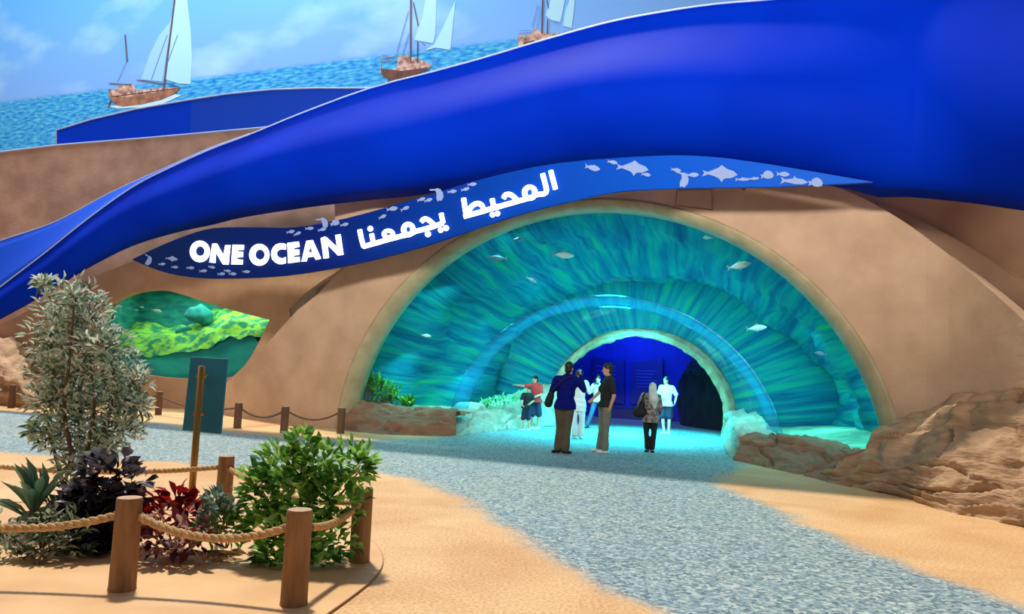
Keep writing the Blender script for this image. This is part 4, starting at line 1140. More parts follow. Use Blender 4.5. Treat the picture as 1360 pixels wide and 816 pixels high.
for x, y, rad, lab in rcl:
    c = lw_(x, y, -1.7); bm = bmesh.new(); bmesh.ops.create_icosphere(bm, subdivisions=3, radius=rad)
    for v in bm.verts:
        q = v.co.copy(); f = 1 + .4 * noise.fractal(q * 4 + Vector((x, 0, 0)), 1, 2, 4); v.co = Vector((q.x * 1.3 * f, q.y * f, q.z * (1.1 if 'peak' in lab else .7) * f)) + c
    o = link('seabed_stone', from_bm('seabed_stone', bm), BEDT); tag(o, lab, 'stone')
for x, y, l in ((208, 413, .35), (188, 408, .18), (181, 412, .14)):
    fish3d('fish', lw_(x, y, -.9), l, (1, 0, -.15), FW_, FD, {208: 'pale fish gliding behind the left window', 188: 'small pale fish above the green mound behind the left window', 181: 'tiny pale fish trailing the others behind the left window'}[x])
um = (ua_ + ub_) / 2
add_light('window_tank_lamp', 'AREA', LEFT.pos(um, 3.65, -1.4), LEFT.pos(um, 0, -1.6), 105, (.75, 1, .8), 4.5, .8)

# ------------------------------------------------------------------ planting bed, bollards, ropes, sign post
slab_px = [(430, 822), (470, 793), (497, 770), (508, 750), (502, 730), (478, 712), (420, 688), (330, 668), (200, 656), (60, 646), (-80, 645), (-420, 690), (-500, 900), (100, 980), (380, 870)]
sv = [ground(x, y) for x, y in smooth_poly(slab_px + slab_px[:1], 4)[:-1]]; n = len(sv)
o = obj('floor_planting_bed', [(p.x, p.y, .018) for p in sv] + [(p.x, p.y, -.02) for p in sv], [tuple(range(n))] + [(i, n + i, n + (i + 1) % n, (i + 1) % n) for i in range(n)], M['sandc'], smooth=False)
bmx = bmesh.new(); bmx.from_mesh(o.data); bmesh.ops.recalc_face_normals(bmx, faces=bmx.faces[:]); bmesh.ops.triangulate(bmx, faces=[f for f in bmx.faces if len(f.verts) > 4]); bmx.to_mesh(o.data); bmx.free()
tag(o, kind='structure')
link('joint', mesh('joint', *tube_data([Vector((p.x, p.y, .012)) for p in sv[:20]], .007, 5)), mat('bed_joint', (160, 116, 76), .9), o)
SLAB = .018


def bollard(px, py, h, r, z0, label, group, holes):
    g = ground(px, py, z0); e = empty('bollard', g); tag(e, label, 'bollard', group)
    V, Fq = [], []; n = 20
    for z, k in ((0, 1.04), (.03, 1.0), (h * .5, .98), (h - .02, .97), (h - .006, .95), (h, .9)):
        for i in range(n):
            a = 2 * PI * i / n; rr = r * k * (1 + .012 * noise.noise(Vector((math.cos(a) * 2, math.sin(a) * 2, z * 3 + px)))); V.append(g + Vector((rr * math.cos(a), rr * math.sin(a), z)))
    Fq = [(j * n + i, j * n + (i + 1) % n, (j + 1) * n + (i + 1) % n, (j + 1) * n + i) for j in range(5) for i in range(n)]
    link('post', mesh('post', V, Fq), M['wood'] if z0 else M['wood_far'], e)
    tp = V[-n:]; link('top_face', mesh('top_face', tp, [tuple(range(n))]), M['wood_top'], e, smooth=False)
    for d in holes:
        c = g + Vector((math.cos(d) * r * .98, math.sin(d) * r * .98, h - .115)); ax = Vector((math.cos(d), math.sin(d), 0))
        V2, F2 = tube_data([c - ax * .012, c + ax * .012], r * .3, 10); link('rope_ferrule', mesh('rope_ferrule', V2, F2), M['wood'], e)
    return g, h, r


def hitch(b, d=None): return b[0] + Vector((0, 0, b[1] - .115))


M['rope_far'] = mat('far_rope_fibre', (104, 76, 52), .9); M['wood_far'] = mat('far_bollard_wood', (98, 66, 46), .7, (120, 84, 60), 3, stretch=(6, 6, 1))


def rope(a, b, sag, rad, label, group, strands=3, pitch=None):
    A, B = Vector(a), Vector(b); _d = (B - A).normalized() * .076; A, B = A + _d, B - _d; Lh = (B - A).length; n = max(24, int(Lh / (.012 if strands > 1 else .05)))
    pitch = pitch or rad * 6
    e = empty('rope', (A + B) / 2 - Vector((0, 0, sag))); tag(e, label, 'rope', group)
    side = Vector((0, 0, 1)).cross((B - A).normalized()).normalized()
    for s in range(strands):
        P = []
        for i in range(n + 1):
            t = i / n; p = A.lerp(B, t) - Vector((0, 0, sag * 4 * t * (1 - t)))
            if strands > 1:
                ph = 2 * PI * (t * Lh / pitch + s / strands); tg = (B - A).normalized() - Vector((0, 0, sag * 4 * (1 - 2 * t) / Lh)); tg.normalize()
                u = side; v = tg.cross(u).normalized(); p = p + (u * math.cos(ph) + v * math.sin(ph)) * rad * .5
            P.append(p)
        link('strand' if strands > 1 else 'cord', mesh('strand', *tube_data(P, rad * .58 if strands > 1 else rad, 6)), M['rope'] if strands > 1 else M['rope_far'], e)
    return e


GN = 'rope bollards around the planting bed'; GF = 'rope bollards along the facade'
nb1 = bollard(162, 783, .575, .082, SLAB, 'sunlit wooden bollard in front of the red and dark foliage', GN, (0, PI))
nb2 = bollard(390, 803, .575, .082, SLAB, 'wooden bollard in front of the green bush', GN, (PI, .6))
nb3 = bollard(477, 746, .55, .078, SLAB, 'dark side wooden bollard at the right end of the bed beside the green bush', GN, (-2.4, 2.2))
nb4 = bollard(296, 678, .53, .078, SLAB, 'wooden bollard behind the succulent, next to the golden sign post', GN, (PI, -.3))
nb0 = bollard(-150, 775, .575, .082, SLAB, 'wooden bollard at the left end of the planting bed', GN, (0,))
nbL = bollard(-170, 655, .55, .078, SLAB, 'wooden bollard behind the left end of the planting bed', GN, (0,))
rope(hitch(nb0), hitch(nb1), .10, .026, 'thick twisted rope in front of the agave, left of the sunlit bollard', 'ropes around the planting bed')
rope(hitch(nb1), hitch(nb2), .10, .026, 'thick twisted rope in front of the red leaves, between the two front bollards', 'ropes around the planting bed')
rope(hitch(nb2), hitch(nb3), .06, .026, 'twisted rope beside the green bush leading to the end bollard', 'ropes around the planting bed')
rope(hitch(nb3), hitch(nb4), .10, .024, 'twisted rope running behind the green bush', 'ropes around the planting bed')
rope(hitch(nbL), hitch(nb4), .12, .024, 'thin twisted rope passing behind the silver shrub and golden post', 'ropes around the planting bed')
FB = [(15, 542, 'small far bollard in front of the boulders'), (88, 549, 'small far bollard seen through the silver shrub'), (210, 551, 'small far bollard below the lit window, casting a shadow'), (315, 569, 'small far bollard just right of the teal board'), (377, 575, 'small far bollard midway between the teal board and the arch'), (452, 576, 'small far bollard at the left foot of the tunnel arch')]
fb = [bollard(x, y, .56 if x > 300 else .6, .085, 0, lab, GF, (0, PI)) for x, y, lab in FB]
fbm = bollard(-90, 536, .6, .085, 0, 'small far bollard left of the boulders', GF, (0,))
prev = fbm
for b_, lab in zip(fb, ('thin far rope in front of the boulders', 'thin far rope leading from the boulders behind the shrub', 'thin far rope under the lit window', 'thin far rope behind the teal board', 'thin far rope in the first span right of the teal board', 'thin far rope ending at the bollard by the arch')):
    rope(hitch(prev), hitch(b_), .16, .022, lab, 'ropes along the facade', 1); prev = b_
# teal board on golden post, seen from behind
pb = ground(254, 664, SLAB); e = empty('notice_board', pb); tag(e, 'dark teal board on a golden post, seen from behind', 'sign')
tp = at_depth(272, 486, 8.26); top = Vector((pb.x, pb.y, tp.z))
link('post', mesh('post', *tube_data([pb, pb + Vector((0, 0, .4)), top], .036, 14)), M['gold'], e)
q = [at_depth(x, y, 8.33) for x, y in ((253, 474), (302, 477), (293, 577), (242, 572))]
V = q + [p + Vector((.0, .04, 0)) for p in q]
o = link('board', mesh('board', V, [(3, 2, 1, 0), (4, 5, 6, 7), (0, 1, 5, 4), (1, 2, 6, 5), (2, 3, 7, 6), (3, 0, 4, 7)]), M['board'], e, smooth=False); bevel_obj(o, .006)
for zf in (.25, .75):
    c = Vector((top.x, top.y + .03, q[3].z + (q[0].z - q[3].z) * zf)); link('clamp', mesh('clamp', *box_data(c, (.1, .09, .03))), M['gold'], e)

# ------------------------------------------------------------------ plants of the bed
def plant_root(name, px, py, label, cat='plant', group=None):
    g = ground(px, py, SLAB); e = empty(name, g); tag(e, label, cat, group); return e, g


r = random.Random(3)
SIL = leaf_mat('silver_leaves', [(62, 92, 66), (112, 142, 114), (184, 208, 186), (236, 246, 236), (224, 236, 222), (140, 168, 136)], .5)
# silver shrub
e, g = plant_root('silver_shrub', 96, 690, 'tall shrub with narrow silvery green leaves in the planting bed', 'shrub')
TY = g.y
blobs = [(100, 396, 30), (78, 420, 32), (118, 420, 36), (70, 455, 34), (105, 455, 44), (140, 462, 34), (75, 495, 36), (112, 500, 46), (152, 498, 38), (178, 508, 22), (70, 530, 32), (108, 540, 44), (150, 540, 42), (80, 565, 30), (125, 575, 42), (160, 572, 28), (105, 600, 24), (140, 598, 20), (88, 620, 14), (58, 378, 10), (182, 540, 16), (45, 572, 10), (64, 585, 14)]
specs, twigs = [], []
stems = [[(96, 690), (100, 640), (92, 590), (85, 540), (92, 480), (98, 410)], [(96, 690), (108, 640), (118, 590), (125, 540), (120, 480)], [(94, 690), (84, 645), (72, 600), (62, 570)], [(98, 690), (112, 650), (128, 600), (142, 555), (158, 515)]]
sp3 = []
for k, st in enumerate(stems):
    P = [at_depth(x, y, TY + (.12 * (k - 1.5)) * (i / 5)) for i, (x, y) in enumerate(st)]; P[0] = g + Vector((.02 * k - .03, 0, -.01))
    C_ = catmull(P, 6); sp3 += C_[6:]
    link('stem', mesh('stem', *tube_data(C_, [.026 * (1 - .7 * i / len(C_)) for i in range(len(C_))], 7)), M['bark'], e)
for x, y, rad in blobs:
    c = at_depth(x, y, TY + r.uniform(-.12, .12)); R_ = rad / FPX * TY
    near = min(sp3, key=lambda p: (p - c).length + max(0, p.z - c.z) * 3)
    midp = near.lerp(c, .5) + Vector((r.uniform(-.03, .03), 0, -.02)); twigs.append(tube_data([near, midp, c], [.008, .006, .003], 5))
    for _ in range(int(20 + rad * 5.2)):
        dv = rnd_dir(r); p = c + Vector((dv.x, dv.y * 1.1, dv.z)) * R_ * r.random() ** .45
        ld = (dv * .8 + Vector((0, -.2, .35)) + rnd_dir(r) * .75)
        specs.append((p, ld, r.uniform(-1.2, 1.2), r.uniform(.06, .1), r.uniform(.018, .028), r.random()))
        if r.random() < .12: twigs.append(tube_data([c.lerp(p, .1), p], [.004, .002], 4))
o = link('twigs', mesh('twigs', *merge(*twigs)), M['bark'], e); o['kind'] = 'stuff'
o = link('foliage', leaves_mesh('foliage', specs, LTs), SIL, e); o['kind'] = 'stuff'

# dark purple mound
DRK = leaf_mat('dark_leaves', [(26, 22, 30), (46, 40, 50), (78, 70, 80), (104, 96, 104), (36, 28, 36)], .4, .5)
def mound(root, blobs, Y, tmpl, material, ln, wd, n_part, n_stuff, up_, seed, out=1.0, jit=.6, tints=(0, 1), flat=1.0):
    rr = random.Random(seed); A = []
    for x, y, rad, n in blobs:
        c = at_depth(x, y, Y) if not isinstance(x, Vector) else x; R_ = rad / FPX * Y
        for _ in range(n):
            dv = rnd_dir(rr); dv.y = -abs(dv.y) if rr.random() < .7 else dv.y
            p = c + Vector((dv.x, dv.y * flat, dv.z)) * R_ * rr.uniform(.55, 1.0)
            p.z = max(p.z, SLAB + .03)
            ld = dv * out + Vector((0, 0, up_)) + rnd_dir(rr) * jit
            if p.z < .12: ld.z = abs(ld.z)
            s = rr.uniform(.75, 1.2); A.append((p, ld, rr.uniform(-.7, .7), ln * s, wd * s, rr.uniform(*tints)))
    A.sort(key=lambda a: a[0].y + .15 * rr.random())
    parts, rest = A[:n_part], A[n_part:]
    leaf_parts(root, parts, tmpl, material)
    if rest:
        o = link('inner_leaves', leaves_mesh('inner_leaves', rest, tmpl), material, root); o['kind'] = 'stuff'


def stalks(root, pts, base, rad=.008, material=None):
    for p in pts:
        q = base.lerp(p, .5) + Vector((0, 0, .03)); link('stalk', mesh('stalk', *tube_data([base + (p - base) * .08, q, p], [rad, rad * .8, rad * .4], 5)), material or M['bark'], root)


e, g = plant_root('dark_heuchera', 140, 735, 'mound of near black purple leaves beside the sunlit bollard', 'plant')
mound(e, [(152, 642, 42, 230), (120, 680, 38, 170), (166, 678, 36, 160), (140, 715, 44, 210)], 5.95, LTl, DRK, .1, .085, 300, 220, .3, 4)
stalks(e, [at_depth(x, y, 5.95) for x, y in ((150, 640), (120, 680), (165, 675), (130, 650), (160, 630))], g)
# agave, left
AGV = leaf_mat('agave_leaves', [(66, 104, 84), (98, 140, 114), (140, 178, 150), (76, 116, 98)], .45)
def rosette(name, px, py, label, n, ln, wd, material, tmpl, seed, zc=.06, spread=1.0, cat='succulent', Y=None, upz=.5):
    e, g = plant_root(name, px, py, label, cat); rr = random.Random(seed); S = []
    for k in range(n):
        a = k * 2.4; el = (k / n) ** .8; d = Vector((math.cos(a) * (1 - el * .75) * spread, math.sin(a) * (1 - el * .75) * spread, upz * .5 + el * 1.2))
        S.append((g + Vector((math.cos(a) * .02, math.sin(a) * .02, zc * (.3 + el))), d, rr.uniform(-.2, .2), ln * rr.uniform(.85, 1.15), wd, rr.random()))
    leaf_parts(e, S, tmpl, material)
    link('crown', mesh('crown', *tube_data([g - Vector((0, 0, .01)), g + Vector((0, 0, zc + .03))], [.05, .03], 10)), M['bark'], e)
    return e
rosette('agave', 42, 712, 'blue green agave with pointed leaves behind the thick rope', 26, .34, .075, AGV, LTl, 8, .22, .9)
GRY = leaf_mat('grey_green_leaves', [(56, 70, 52), (100, 114, 88), (150, 162, 132), (196, 204, 180), (54, 62, 48)], .55)
e, g = plant_root('grey_ground_shrub', 50, 752, 'low spreading shrub with grey green leaves below the agave', 'shrub')
mound(e, [(20, 725, 34, 90), (60, 725, 36, 110), (95, 715, 34, 100), (70, 700, 26, 70), (5, 705, 22, 50)], 5.6, LTs, GRY, .075, .03, 260, 160, .25, 6, jit=.9)
stalks(e, [at_depth(x, y, 5.6) for x, y in ((20, 725), (60, 725), (95, 715), (70, 700), (5, 705))], g)
DKG = leaf_mat('dark_green_leaves', [(30, 44, 32), (50, 70, 48), (96, 112, 84), (150, 160, 140), (34, 42, 34)], .5)
e, g = plant_root('dark_green_plant', 92, 715, 'dark green leafy plant at the foot of the silver shrub', 'plant')
mound(e, [(85, 680, 24, 60), (100, 660, 18, 40), (70, 700, 16, 30)], 6.3, LT, DKG, .09, .035, 130, 0, .5, 12)
stalks(e, [at_depth(x, y, 6.3) for x, y in ((85, 680), (100, 660), (70, 700))], g)
# red foliage
RED = leaf_mat('red_leaves', [(92, 8, 18), (150, 14, 26), (196, 24, 34), (84, 20, 26), (120, 10, 24)], .4)
BUR = leaf_mat('burgundy_leaves', [(62, 20, 26), (110, 44, 44), (176, 118, 104), (206, 168, 152), (48, 18, 24)], .45)
e, g = plant_root('red_bromeliad', 232, 735, 'bright red leafed plant between the front bollards', 'plant')
mound(e, [(235, 680, 26, 44), (215, 690, 24, 36), (258, 690, 20, 30), (238, 660, 16, 20)], 5.9, LTl, RED, .13, .065, 140, 0, .55, 14, jit=.5)
stalks(e, [at_depth(x, y, 5.9) for x, y in ((235, 680), (215, 690), (258, 690), (238, 660))], g)
e, g = plant_root('burgundy_ground_plant', 230, 742, 'low burgundy and dusty pink leaves spread below the red plant', 'plant')
mound(e, [(205, 715, 24, 40), (235, 720, 28, 50), (262, 715, 20, 30)], 5.6, LTl, BUR, .12, .055, 130, 0, .15, 15, jit=.5)
stalks(e, [at_depth(x, y, 5.6) for x, y in ((205, 715), (235, 720), (262, 715))], g)
# blue-grey succulent and companions
BGS = leaf_mat('blue_grey_leaves', [(84, 112, 100), (120, 150, 136), (158, 184, 166), (96, 128, 104)], .5)
e, g = plant_root('blue_grey_succulent', 288, 722, 'blue grey succulent with upright stacked leaves next to the red plant', 'succulent')
mound(e, [(287, 668, 16, 70), (288, 690, 20, 90), (308, 678, 12, 40)], 5.75, LTs, BGS, .07, .036, 220, 0, 1.0, 16, jit=.3)
stalks(e, [at_depth(x, y, 5.95) for x, y in ((287, 660), (288, 690), (308, 672))], g, .014)
LIM = leaf_mat('lime_leaves', [(62, 104, 34), (98, 150, 50), (150, 196, 84), (70, 120, 44)], .45)
e, g = plant_root('lime_leaf_plant', 300, 730, 'low plant with broad lime green leaves under the succulent', 'plant')
mound(e, [(275, 708, 14, 20), (302, 705, 18, 30), (318, 700, 14, 20)], 5.75, LT, LIM, .1, .05, 70, 0, .5, 17)
stalks(e, [at_depth(x, y, 5.75) for x, y in ((275, 708), (302, 705), (318, 700))], g)
DRY = leaf_mat('dry_blades', [(120, 92, 60), (160, 128, 86), (190, 160, 116)], .7)
e, g = plant_root('dry_grass_tuft', 275, 742, 'tuft of dry straw coloured blades lying on the sand below the rope', 'grass')
S = []
for k in range(40):
    a = r.uniform(-.2, PI + .2); S.append((g + Vector((r.uniform(-.18, .3), r.uniform(-.05, .1), .02)), Vector((math.cos(a), -abs(math.sin(a)) * .6, r.uniform(.05, .3))), r.uniform(-.4, .4), r.uniform(.1, .2), .014, r.random()))
leaf_parts(e, S, LTs, DRY, 'blade')
# green bush at the right
GRN = leaf_mat('green_leaves', [(56, 100, 44), (96, 156, 62), (146, 204, 92), (190, 232, 130), (78, 132, 58)], .4)
e, g = plant_root('green_bush', 395, 750, 'dense bright green bush with rounded leaves behind the front bollard', 'shrub')
gb = [(405, 590, 18, 34), (378, 622, 36, 80), (420, 625, 34, 70), (465, 622, 32, 70), (350, 655, 30, 60), (395, 660, 42, 100), (445, 660, 40, 90), (355, 700, 30, 60), (400, 705, 44, 90), (445, 710, 32, 60), (375, 735, 34, 60), (425, 735, 28, 40), (482, 615, 18, 24), (340, 640, 20, 26)]
gb = [(x, y, q, int(n_ * 1.7)) for x, y, q, n_ in gb]
mound(e, gb, 5.75, LT, GRN, .098, .056, 300, 600, .55, 20, jit=.55, flat=.9)
for x, y in ((405, 600), (378, 622), (420, 625), (465, 622), (350, 655), (445, 660), (355, 700), (445, 710), (482, 620)):
    p = at_depth(x, y, 5.75); link('stem', mesh('stem', *tube_data([g + (p - g) * .05, g.lerp(p, .5) + Vector((0, 0, .06)), p], [.014, .01, .005], 6)), M['bark'], e)
# sprig growing at the foot of the far wall
e = empty('wall_weed', ground(366, 556)); tag(e, 'small dark green tuft at the wall foot behind the far bollards', 'plant')
S = []
for k in range(36):
    a = r.uniform(0, 2 * PI); S.append((ground(366, 556) + Vector((r.uniform(-.12, .12), r.uniform(-.05, .05), .02)), Vector((math.cos(a), math.sin(a), r.uniform(.5, 1.6))), 0, r.uniform(.15, .3), .05, r.random()))
leaf_parts(e, S, LT, DKG)

# ------------------------------------------------------------------ people
def sphere_data(c, rad, rot=None, nu=14, nv=10):
    c = Vector(c); V, Fq = [], []
    for j in range(nv + 1):
        th = PI * j / nv
        for i in range(nu):
            ph = 2 * PI * i / nu; p = Vector((rad[0] * math.sin(th) * math.cos(ph), rad[1] * math.sin(th) * math.sin(ph), rad[2] * math.cos(th)))
            V.append(c + (rot @ p if rot else p))
    Fq = [(j * nu + i, (j + 1) * nu + i, (j + 1) * nu + (i + 1) % nu, j * nu + (i + 1) % nu) for j in range(nv) for i in range(nu)]
    return V, Fq


def capsule(a, b, ra, rb, n=12):
    a, b = Vector(a), Vector(b); d = b - a; l = d.length; d = d / max(l, 1e-6); P, R_ = [], []
    for k in range(5):
        t = PI / 2 * (1 - k / 4); P.append(a - d * ra * math.sin(t)); R_.append(max(ra * math.cos(t), 1e-4))
    for k in range(5):
        t = PI / 2 * k / 4; P.append(b + d * rb * math.sin(t)); R_.append(max(rb * math.cos(t), 1e-4))
    return tube_data(P, R_, n)


def fuse(name, parts, voxel, material, parent, smooth_it=3, zmin=None, zmax=None):
    """one continuous skin out of overlapping volumes"""
    me = mesh(name, *merge(*parts)); tmp = bpy.data.objects.new('tmp', me); COL.objects.link(tmp)
    bmx = bmesh.new(); bmx.from_mesh(me); bmesh.ops.recalc_face_normals(bmx, faces=bmx.faces[:]); bmx.to_mesh(me); bmx.free()
    m_ = tmp.modifiers.new('r', 'REMESH'); m_.mode = 'VOXEL'; m_.voxel_size = voxel
    s_ = tmp.modifiers.new('s', 'SMOOTH'); s_.factor = .5; s_.iterations = smooth_it
    dg = bpy.context.evaluated_depsgraph_get(); ev = tmp.evaluated_get(dg); me2 = bpy.data.meshes.new_from_object(ev); me2.name = name
    bpy.data.objects.remove(tmp); bpy.data.meshes.remove(me)
    if zmin is not None or zmax is not None:
        bmx = bmesh.new(); bmx.from_mesh(me2)
        if zmin is not None: bmesh.ops.bisect_plane(bmx, geom=bmx.verts[:] + bmx.edges[:] + bmx.faces[:], plane_co=(0, 0, zmin), plane_no=(0, 0, 1), clear_inner=True)
        if zmax is not None: bmesh.ops.bisect_plane(bmx, geom=bmx.verts[:] + bmx.edges[:] + bmx.faces[:], plane_co=(0, 0, zmax), plane_no=(0, 0, 1), clear_outer=True)
        bmx.to_mesh(me2); bmx.free()
    return link(name, me2, material, parent)


def hand_parts(w, d, palm_n, k=1.0, curl=.5):
    """w wrist, d forward along the hand, palm_n palm normal"""
    d = Vector(d).normalized(); pn = Vector(palm_n); pn = (pn - d * pn.dot(d)).normalized(); s = d.cross(pn).normalized(); out = []
    pc = Vector(w) + d * .045 * k
    out.append(sphere_data(pc, (.04 * k, .052 * k, .018 * k), Matrix((s, d, pn)).transposed()))
    for i, (off, ln) in enumerate(((-.028, .068), (-.010, .078), (.009, .073), (.027, .058))):
        a = pc + d * .04 * k + s * off * k; b = a + (d * math.cos(curl) + pn * math.sin(curl)) * ln * .55 * k; c = b + (d * math.cos(curl * 2) + pn * math.sin(curl * 2)) * ln * .5 * k
        out += [capsule(a, b, .0095 * k, .009 * k, 8), capsule(b, c, .009 * k, .008 * k, 8)]
    a = pc - d * .015 * k - s * .03 * k; b = a + (d * .6 - s * .8 + pn * .2).normalized() * .04 * k; c = b + (d * .9 - s * .2 + pn * .3).normalized() * .032 * k
    out += [capsule(a, b, .012 * k, .0105 * k, 8), capsule(b, c, .0105 * k, .009 * k, 8)]
    return out


def person(px, py, H, J, look, label, cloth, group='visitors in the tunnel', yaw=None, voxel=.011):
    """J: joints in metres for a 1.75 m figure, x to the viewer's right, y away from the viewer, z up, feet at the origin"""
    g = ground(px, py); vd = Vector((g.x, g.y, 0)).normalized(); R_ = Matrix((Vector((vd.y, -vd.x, 0)), vd, Vector((0, 0, 1)))).transposed()
    k = H / 1.75
    e = empty('person', g); tag(e, label, 'person', None)
    W = lambda p: g + R_ @ (Vector(p) * k)
    D = lambda v: (R_ @ Vector(v)).normalized()
    j = {n_: W(p) for n_, p in J.items()}
    lk = D(look); rightv = lk.cross(Vector((0, 0, 1))).normalized(); upv = rightv.cross(lk).normalized(); HR = Matrix((rightv, lk, upv)).transposed()
    hc = j['head']
    shl = (j['shR'] - j['shL']); sx = shl.normalized(); fr = Vector((0, 0, 1)).cross(sx).normalized()
    tors = (j['neck'] - j['pelvis']).normalized(); TR = Matrix((sx, fr, tors)).transposed()
    chest = j['pelvis'].lerp(j['neck'], .68); belly = j['pelvis'].lerp(j['neck'], .35); fat = cloth.get('fat', 1.0)
    def torso(gr):
        return [sphere_data(chest, (.165 * k * fat + gr, .115 * k * fat + gr, .2 * k + gr), TR), sphere_data(belly, (.145 * k * fat + gr, .11 * k * fat + gr, .19 * k + gr), TR), sphere_data(j['pelvis'], (.16 * k * fat + gr, .118 * k * fat + gr, .13 * k + gr), TR),
                capsule(j['shL'].lerp(j['neck'], .1), j['shR'].lerp(j['neck'], .1), .062 * k + gr, .062 * k + gr), capsule(chest + tors * .1 * k, j['neck'], .1 * k + gr, .06 * k + gr)]
    def arm(s, gr, to=1.0):
        a, b, c = j['sh' + s], j['el' + s], j['wr' + s]
        out = [capsule(a, b, .052 * k + gr, .041 * k + gr)] if to >= .5 else [capsule(a, a.lerp(b, to * 2), .055 * k + gr, .052 * k + gr)]
        if to > .5: out.append(capsule(b, b.lerp(c, (to - .5) * 2), .04 * k + gr, .03 * k + gr))
        return out
    def leg(s, gr, to=1.0, flare=0.0):
        a, b, c = j['hip' + s], j['kn' + s], j['an' + s]; out = [capsule(a, b, .085 * k * fat + gr, .057 * k + gr)]
        if to > .5: c2 = b.lerp(c, (to - .5) * 2); out += [capsule(b, c2, .055 * k + gr, .04 * k + gr + flare), sphere_data(b.lerp(c, .3), (.055 * k + gr, .06 * k + gr, .11 * k))]
        else: out = [capsule(a, a.lerp(b, to * 2), .085 * k * fat + gr, .065 * k + gr + flare)]
        return out
    head = [sphere_data(hc + upv * .02 * k, (.074 * k, .094 * k, .105 * k), HR), sphere_data(hc - upv * .055 * k + lk * .02 * k, (.055 * k, .065 * k, .065 * k), HR), capsule(hc - upv * .06 * k - lk * .01 * k, j['neck'] + Vector((0, 0, -.02)), .05 * k, .055 * k),
            capsule(hc + lk * .085 * k + upv * .012 * k, hc + lk * .105 * k - upv * .022 * k, .009 * k, .014 * k, 8), sphere_data(hc + lk * .078 * k - upv * .056 * k, (.026 * k, .014 * k, .012 * k), HR)]
    for s_ in (-1, 1): head.append(sphere_data(hc + rightv * s_ * .076 * k, (.011 * k, .018 * k, .03 * k), HR))
    body = torso(0) + arm('L', 0) + arm('R', 0) + leg('L', 0) + leg('R', 0) + head
    for s_ in 'LR':
        hd = D(cloth.get('hand' + s_, tuple((Vector(J['wr' + s_]) - Vector(J['el' + s_])).normalized()))); body += hand_parts(j['wr' + s_], hd, D(cloth.get('palm' + s_, (1 if s_ == 'L' else -1, .3, 0))), k, cloth.get('curl', .5))
        td = D(cloth.get('toe' + s_, look if abs(look[2]) < .5 else (0, 1, 0))); td.z = 0
        body.append(capsule(j['an' + s_] - Vector((0, 0, .04 * k)), j['an' + s_] + td * .13 * k - Vector((0, 0, .06 * k)), .035 * k, .03 * k))
    fuse('body', body, voxel * k, cloth.get('skin', M['skin']), e)
    # shirt
    if cloth.get('shirt'):
        p_ = torso(.02 * k) + arm('L', .017 * k, cloth.get('sleeve', .35)) + arm('R', .017 * k, cloth.get('sleeve', .35))
        hem = cloth.get('hem', .06)
        for q_ in (.5, 1.0, 1.35): p_.append(sphere_data(j['pelvis'] - Vector((0, 0, hem * k * q_)), (.18 * k * fat + .02, .138 * k * fat + .02, .16 * k), TR))
        fuse('shirt', p_, .016 * k, cloth['shirt'], e, zmin=j['pelvis'].z - hem * k)
    if cloth.get('trousers'):
        p_ = [sphere_data(j['pelvis'] - Vector((0, 0, .02 * k)), (.162 * k * fat, .12 * k * fat, .13 * k), TR)] + leg('L', .018 * k, cloth.get('leg', .97), cloth.get('flare', .01)) + leg('R', .018 * k, cloth.get('leg', .97), cloth.get('flare', .01))
        fuse('trousers', p_, .016 * k, cloth['trousers'], e)
    if cloth.get('skirt'):
        fuse('skirt', [capsule(j['pelvis'], (j['anL'] + j['anR']) / 2 + Vector((0, 0, .18 * k)), .16 * k, .2 * k)], .02 * k, cloth['skirt'], e)
    for s_ in 'LR':
        td = D(cloth.get('toe' + s_, look if abs(look[2]) < .5 else (0, 1, 0))); td.z = 0; td.normalize(); a = j['an' + s_].copy(); zf = a.z - .085 * k
        sd_ = td.cross(Vector((0, 0, 1)))
        a0 = Vector((a.x, a.y, zf))
        sole = [capsule(a0 - td * .05 * k + Vector((0, 0, .036 * k)), a0 + td * .155 * k + Vector((0, 0, .03 * k)), .036 * k, .03 * k), capsule(a0 + Vector((0, 0, .04 * k)), a, .046 * k, .045 * k), sphere_data(a0 + td * .1 * k + Vector((0, 0, .03 * k)), (.048 * k, .06 * k, .03 * k), Matrix((sd_, td, Vector((0, 0, 1)))).transposed())]
        fuse('shoe', sole, .012 * k, cloth['shoe'], e)
    if cloth.get('hair'):
        hp = [sphere_data(hc + upv * .052 * k - lk * .016 * k, (.087 * k, .102 * k, .1 * k), HR), sphere_data(hc - lk * .045 * k - upv * .015 * k, (.076 * k, .062 * k, .085 * k), HR)]
        fuse('hair', hp, .012 * k, cloth['hair'], e)
    EY = cloth.get('eye') or M.setdefault('eye', mat('eye_dark', (20, 16, 14), .2))
    for s_ in (-1, 1):
        link('eye', mesh('eye', *sphere_data(hc + lk * .088 * k + rightv * s_ * .032 * k + upv * .012 * k, (.013 * k, .008 * k, .008 * k), HR, 8, 6)), EY, e)
    return e, j, k, W, D


